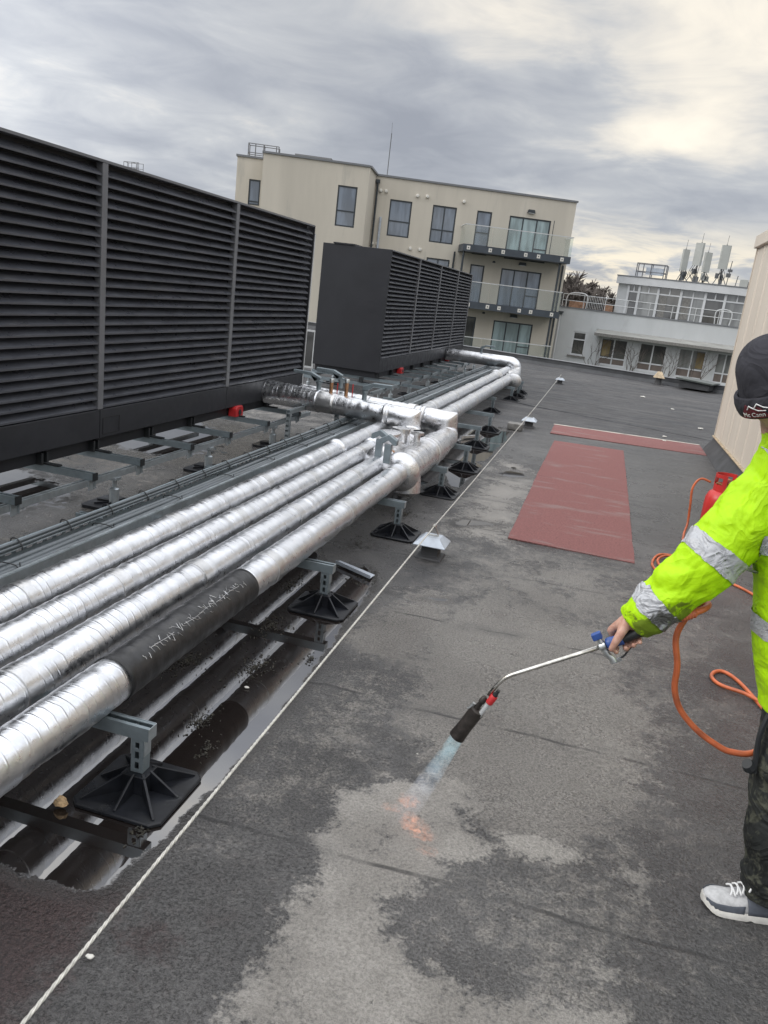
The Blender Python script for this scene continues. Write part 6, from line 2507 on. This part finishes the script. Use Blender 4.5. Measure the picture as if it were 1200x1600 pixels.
def torso_at(z):
    for (c0, a0, b0_), (c1, a1, b1) in zip(TORSO[:-1], TORSO[1:]):
        if c0[2] <= z <= c1[2]:
            t_ = (z - c0[2]) / (c1[2] - c0[2])
            return (Vector(c0).lerp(Vector(c1), t_), a0 + (a1 - a0) * t_, b0_ + (b1 - b0_) * t_)


for z0 in (.905, 1.16):
    mbp = MB()
    rings = []
    for k in range(7):
        c_, a_, b_ = torso_at(z0 + .05 * k / 6 * 1.2)
        rings.append(ring_e(c_, a_ + .02, b_ + .02, TROT, 72))
    mbp.loft(rings, False)
    o = mbp.build('reflective_band', M['band'], jo, smooth=True, fix=False)
    sw = o.modifiers.new('lie_on_cloth', 'SHRINKWRAP')
    sw.target = jo
    sw.wrap_method = 'NEAREST_SURFACEPOINT'
    sw.wrap_mode = 'ABOVE_SURFACE'
    sw.offset = .0035
# shoulder braces front and back
for side in (-1, 1):
    mbp = MB()
    fx = Matrix.Rotation(TROT, 3, 'Z')
    path = []
    for tt in np.linspace(-1, 1, 40):
        zz = 1.455 - .25 * abs(tt) ** 1.6
        path.append(Vector((.60, 2.43, zz)) + fx @ Vector((side * (.105 + .01 * abs(tt)) + (.045 if side < 0 else 0), -.17 * np.sign(tt) * min(1, abs(tt) * 2.2), 0)) + Vector((.10 * (1.455 - zz) / .25 * 1.5, 0, 0)))
    L_, Rr_ = [], []
    nx = fx @ Vector((1, 0, 0))
    rows = [[p + nx * w for p in path] for w in (-.027, -.014, 0, .014, .027)]
    vs_, fs_ = [], []
    for r_ in rows:
        vs_ += r_
    n_ = len(path)
    for a in range(4):
        for k in range(n_ - 1):
            fs_.append((a * n_ + k, a * n_ + k + 1, (a + 1) * n_ + k + 1, (a + 1) * n_ + k))
    mbp.add(vs_, fs_)
    o = mbp.build('reflective_brace', M['band'], jo, smooth=True, fix=False)
    sw = o.modifiers.new('lie_on_cloth', 'SHRINKWRAP')
    sw.target = jo
    sw.wrap_method = 'NEAREST_SURFACEPOINT'
    sw.wrap_mode = 'ABOVE_SURFACE'
    sw.offset = .0035

# ---- trousers
trb = Blob()
trb.mb.loft([ring_e(c, a, b, TROT) for c, a, b in (((.83, 2.40, .70), .175, .14), ((.83, 2.40, .80), .19, .15), ((.82, 2.40, .92), .18, .14), ((.80, 2.41, 1.0), .165, .13))])
for seed, path in ((5, [((.770, 2.44, .82), .118), ((.760, 2.43, .70), .112), ((.752, 2.415, .58), .102), ((.748, 2.405, .50), .097), ((.757, 2.395, .40), .094), ((.770, 2.388, .28), .090), ((.784, 2.385, .20), .090), ((.792, 2.385, .150), .096), ((.800, 2.385, .115), .088), ((.805, 2.385, .085), .085)]), (6, [((.90, 2.36, .82), .118), ((.94, 2.32, .70), .112), ((.985, 2.265, .54), .100), ((1.01, 2.24, .40), .092), ((1.03, 2.23, .25), .088), ((1.045, 2.23, .15), .094), ((1.05, 2.23, .085), .085)])):
    Q = spline([p for p, r in path], 5)
    RR = [v.x for v in spline([Vector((r, 0, 0)) for p, r in path], 5)]

    def wob(i, k, p, sd=seed):
        a = 2 * math.pi * k / 30
        low = max(0, min(1, (.24 - p.z) / .12))
        return .010 * mnoise.noise(Vector((math.cos(a) * 1.3 + sd, math.sin(a) * 1.3, i * .30 + a * .3))) + low * .014 * mnoise.noise(Vector((math.cos(a) * .8 + sd, math.sin(a) * .8, p.z * 42 + a * .4)))
    trb.mb.tube(Q, RR, 30, True, wob)
tro = trb.finish('trousers', M['trouser'], pe, .0075, 2, [(.07, .016)])
mb = MB()
mb.tube(spline([(.655, 2.37, .70), (.640, 2.36, .62), (.645, 2.355, .545), (.650, 2.35, .50)], 5), .008, 7)
mb.lathe((.642, 2.36, .505), [(.018, 0), (.022, .012), (.016, .03)], 12, (-.6, -.4, .6))
mb.build('pocket_strap', M['blackpl'], tro)

# ---- shoes
def shoe(toe, heel, name_seed):
    toe, heel = Vector(toe), Vector(heel)
    d = (toe - heel)
    L = d.length
    d.normalize()
    s = Vector((0, 0, 1)).cross(d)
    def P(u, v, z):
        return heel + d * (u * L) + s * v + Vector((0, 0, z))
    def half(u):
        return .030 + .018 * math.sin(min(1, u * 1.15) * math.pi * .55) - (.040 * max(0, (u - .86) / .14) ** 2) - (.022 * max(0, (.12 - u) / .12) ** 2)
    sh = None
    # sole with a rocker toe and a notched lower edge
    mb = MB()
    rings = []
    us_ = np.linspace(0, 1, 24)
    for u in us_:
        h = max(.006, half(u)) + .004
        lift = .018 * max(0, (u - .78) / .22) ** 2
        notch = .005 if .50 < u < .56 else 0
        th_ = .024 + .010 * (1 - u)
        rings.append([P(u, -h, lift + .004 + notch), P(u, -h * .6, lift + .001 + notch), P(u, h * .6, lift + .001 + notch), P(u, h, lift + .004 + notch), P(u, h * 1.02, lift + th_ * .6), P(u, h * .94, lift + th_), P(u, -h * .94, lift + th_), P(u, -h * 1.02, lift + th_ * .6)])
    mb.loft(rings)
    so = mb.build('shoe', M['sole'], pe, smooth='auto')
    # upper
    def top(u):
        return .062 + .045 * max(0, min(1, (.72 - u) / .35)) + .012 * max(0, (.2 - u) / .2) - .034 * max(0, (u - .80) / .20) ** 1.6
    mb = MB()
    rings = []
    for u in np.linspace(.015, .985, 24):
        h = max(.004, half(u)) * .97
        lift = .018 * max(0, (u - .78) / .22) ** 2 + .022
        t_ = top(u)
        ring = []
        for k in range(16):
            a = math.pi * k / 15
            ring.append(P(u, h * math.cos(a) * (1 if a < .3 or a > 2.8 else .96), lift + (t_ - .022) * math.sin(a) ** .75))
        rings.append(ring)
    mb.loft(rings)
    mb.build('upper', M['shoe_grey'], so, smooth=True)
    # overlays: toe guard, mid panel, heel
    def overlay(u0, u1, z0f, z1f, m, nm, off=.0022, skew=0.0):
        mbp = MB()
        for sgn in (0, 1):
            rows = []
            for u in np.linspace(u0, u1, 10):
                row = []
                for k in range(6):
                    f = z0f + (z1f - z0f) * k / 5
                    uu = u + skew * k / 5
                    h = max(.004, half(uu)) * .97
                    lift = .018 * max(0, (uu - .78) / .22) ** 2 + .022
                    a = math.asin(min(1, max(0, f)))
                    if sgn:
                        a = math.pi - a
                    q = P(uu, (h + off) * math.cos(a), lift + (top(uu) - .022 + off) * math.sin(a) ** .75)
                    row.append(q)
                rows.append(row)
            vs_ = [q for r_ in rows for q in r_]
            fs_ = [(i * 6 + k, (i + 1) * 6 + k, (i + 1) * 6 + k + 1, i * 6 + k + 1) for i in range(9) for k in range(5)]
            mbp.add(vs_, fs_)
        o = mbp.build(nm, m, so, smooth=True, fix=False)
        so2 = o.modifiers.new('thick', 'SOLIDIFY')
        so2.thickness = .0018
        so2.offset = 0
        return o
    overlay(.60, .975, .0, .42, M['shoe_dark'], 'toe_guard')
    overlay(.30, .56, .0, .86, M['shoe_dark'], 'side_panel', .0026, .03)
    overlay(.02, .20, .0, .80, M['shoe_dark'], 'heel_counter')
    mb = MB()
    for k in range(5):
        u = .50 + .055 * k
        a0, a1 = (1 if k % 2 else -1), 1
        z = .022 + top(u) - .010
        mb.tube(spline([P(u - .02, -.026, z - .006), P(u, -.012, z + .005), P(u + .012, .012, z + .006), P(u + .03, .026, z - .006)], 4), .0032, 6)
        mb.tube(spline([P(u - .02, .026, z - .006), P(u, .012, z + .006), P(u + .012, -.012, z + .006), P(u + .03, -.026, z - .006)], 4), .0032, 6)
    z = .022 + top(.5) + .002
    for sg_ in (-1, 1):
        mb.tube(spline([P(.52, 0, z), P(.56, sg_ * .030, z + .014), P(.61, sg_ * .045, z - .006), P(.56, sg_ * .026, z - .004), P(.52, 0, z)], 5), .003, 6)
    mb.build('laces', M['lace'], so, smooth=True)
    mb = MB()
    mb.loft([[P(.44, x, .105 + .01 * y) for x, y in ((-.02, 0), (.02, 0), (.02, 1), (-.02, 1))], [P(.50, x, .088 + .008 * y) for x, y in ((-.023, 0), (.023, 0), (.023, 1), (-.023, 1))], [P(.36, x, .135 + .01 * y) for x, y in ((-.022, 0), (.022, 0), (.022, 1), (-.022, 1))]])
    mb.build('tongue', M['shoe_grey'], so, smooth=True)


shoe((.600, 2.362, 0), (.895, 2.40, 0), 1)
shoe((.88, 2.13, 0), (1.11, 2.29, 0), 2)
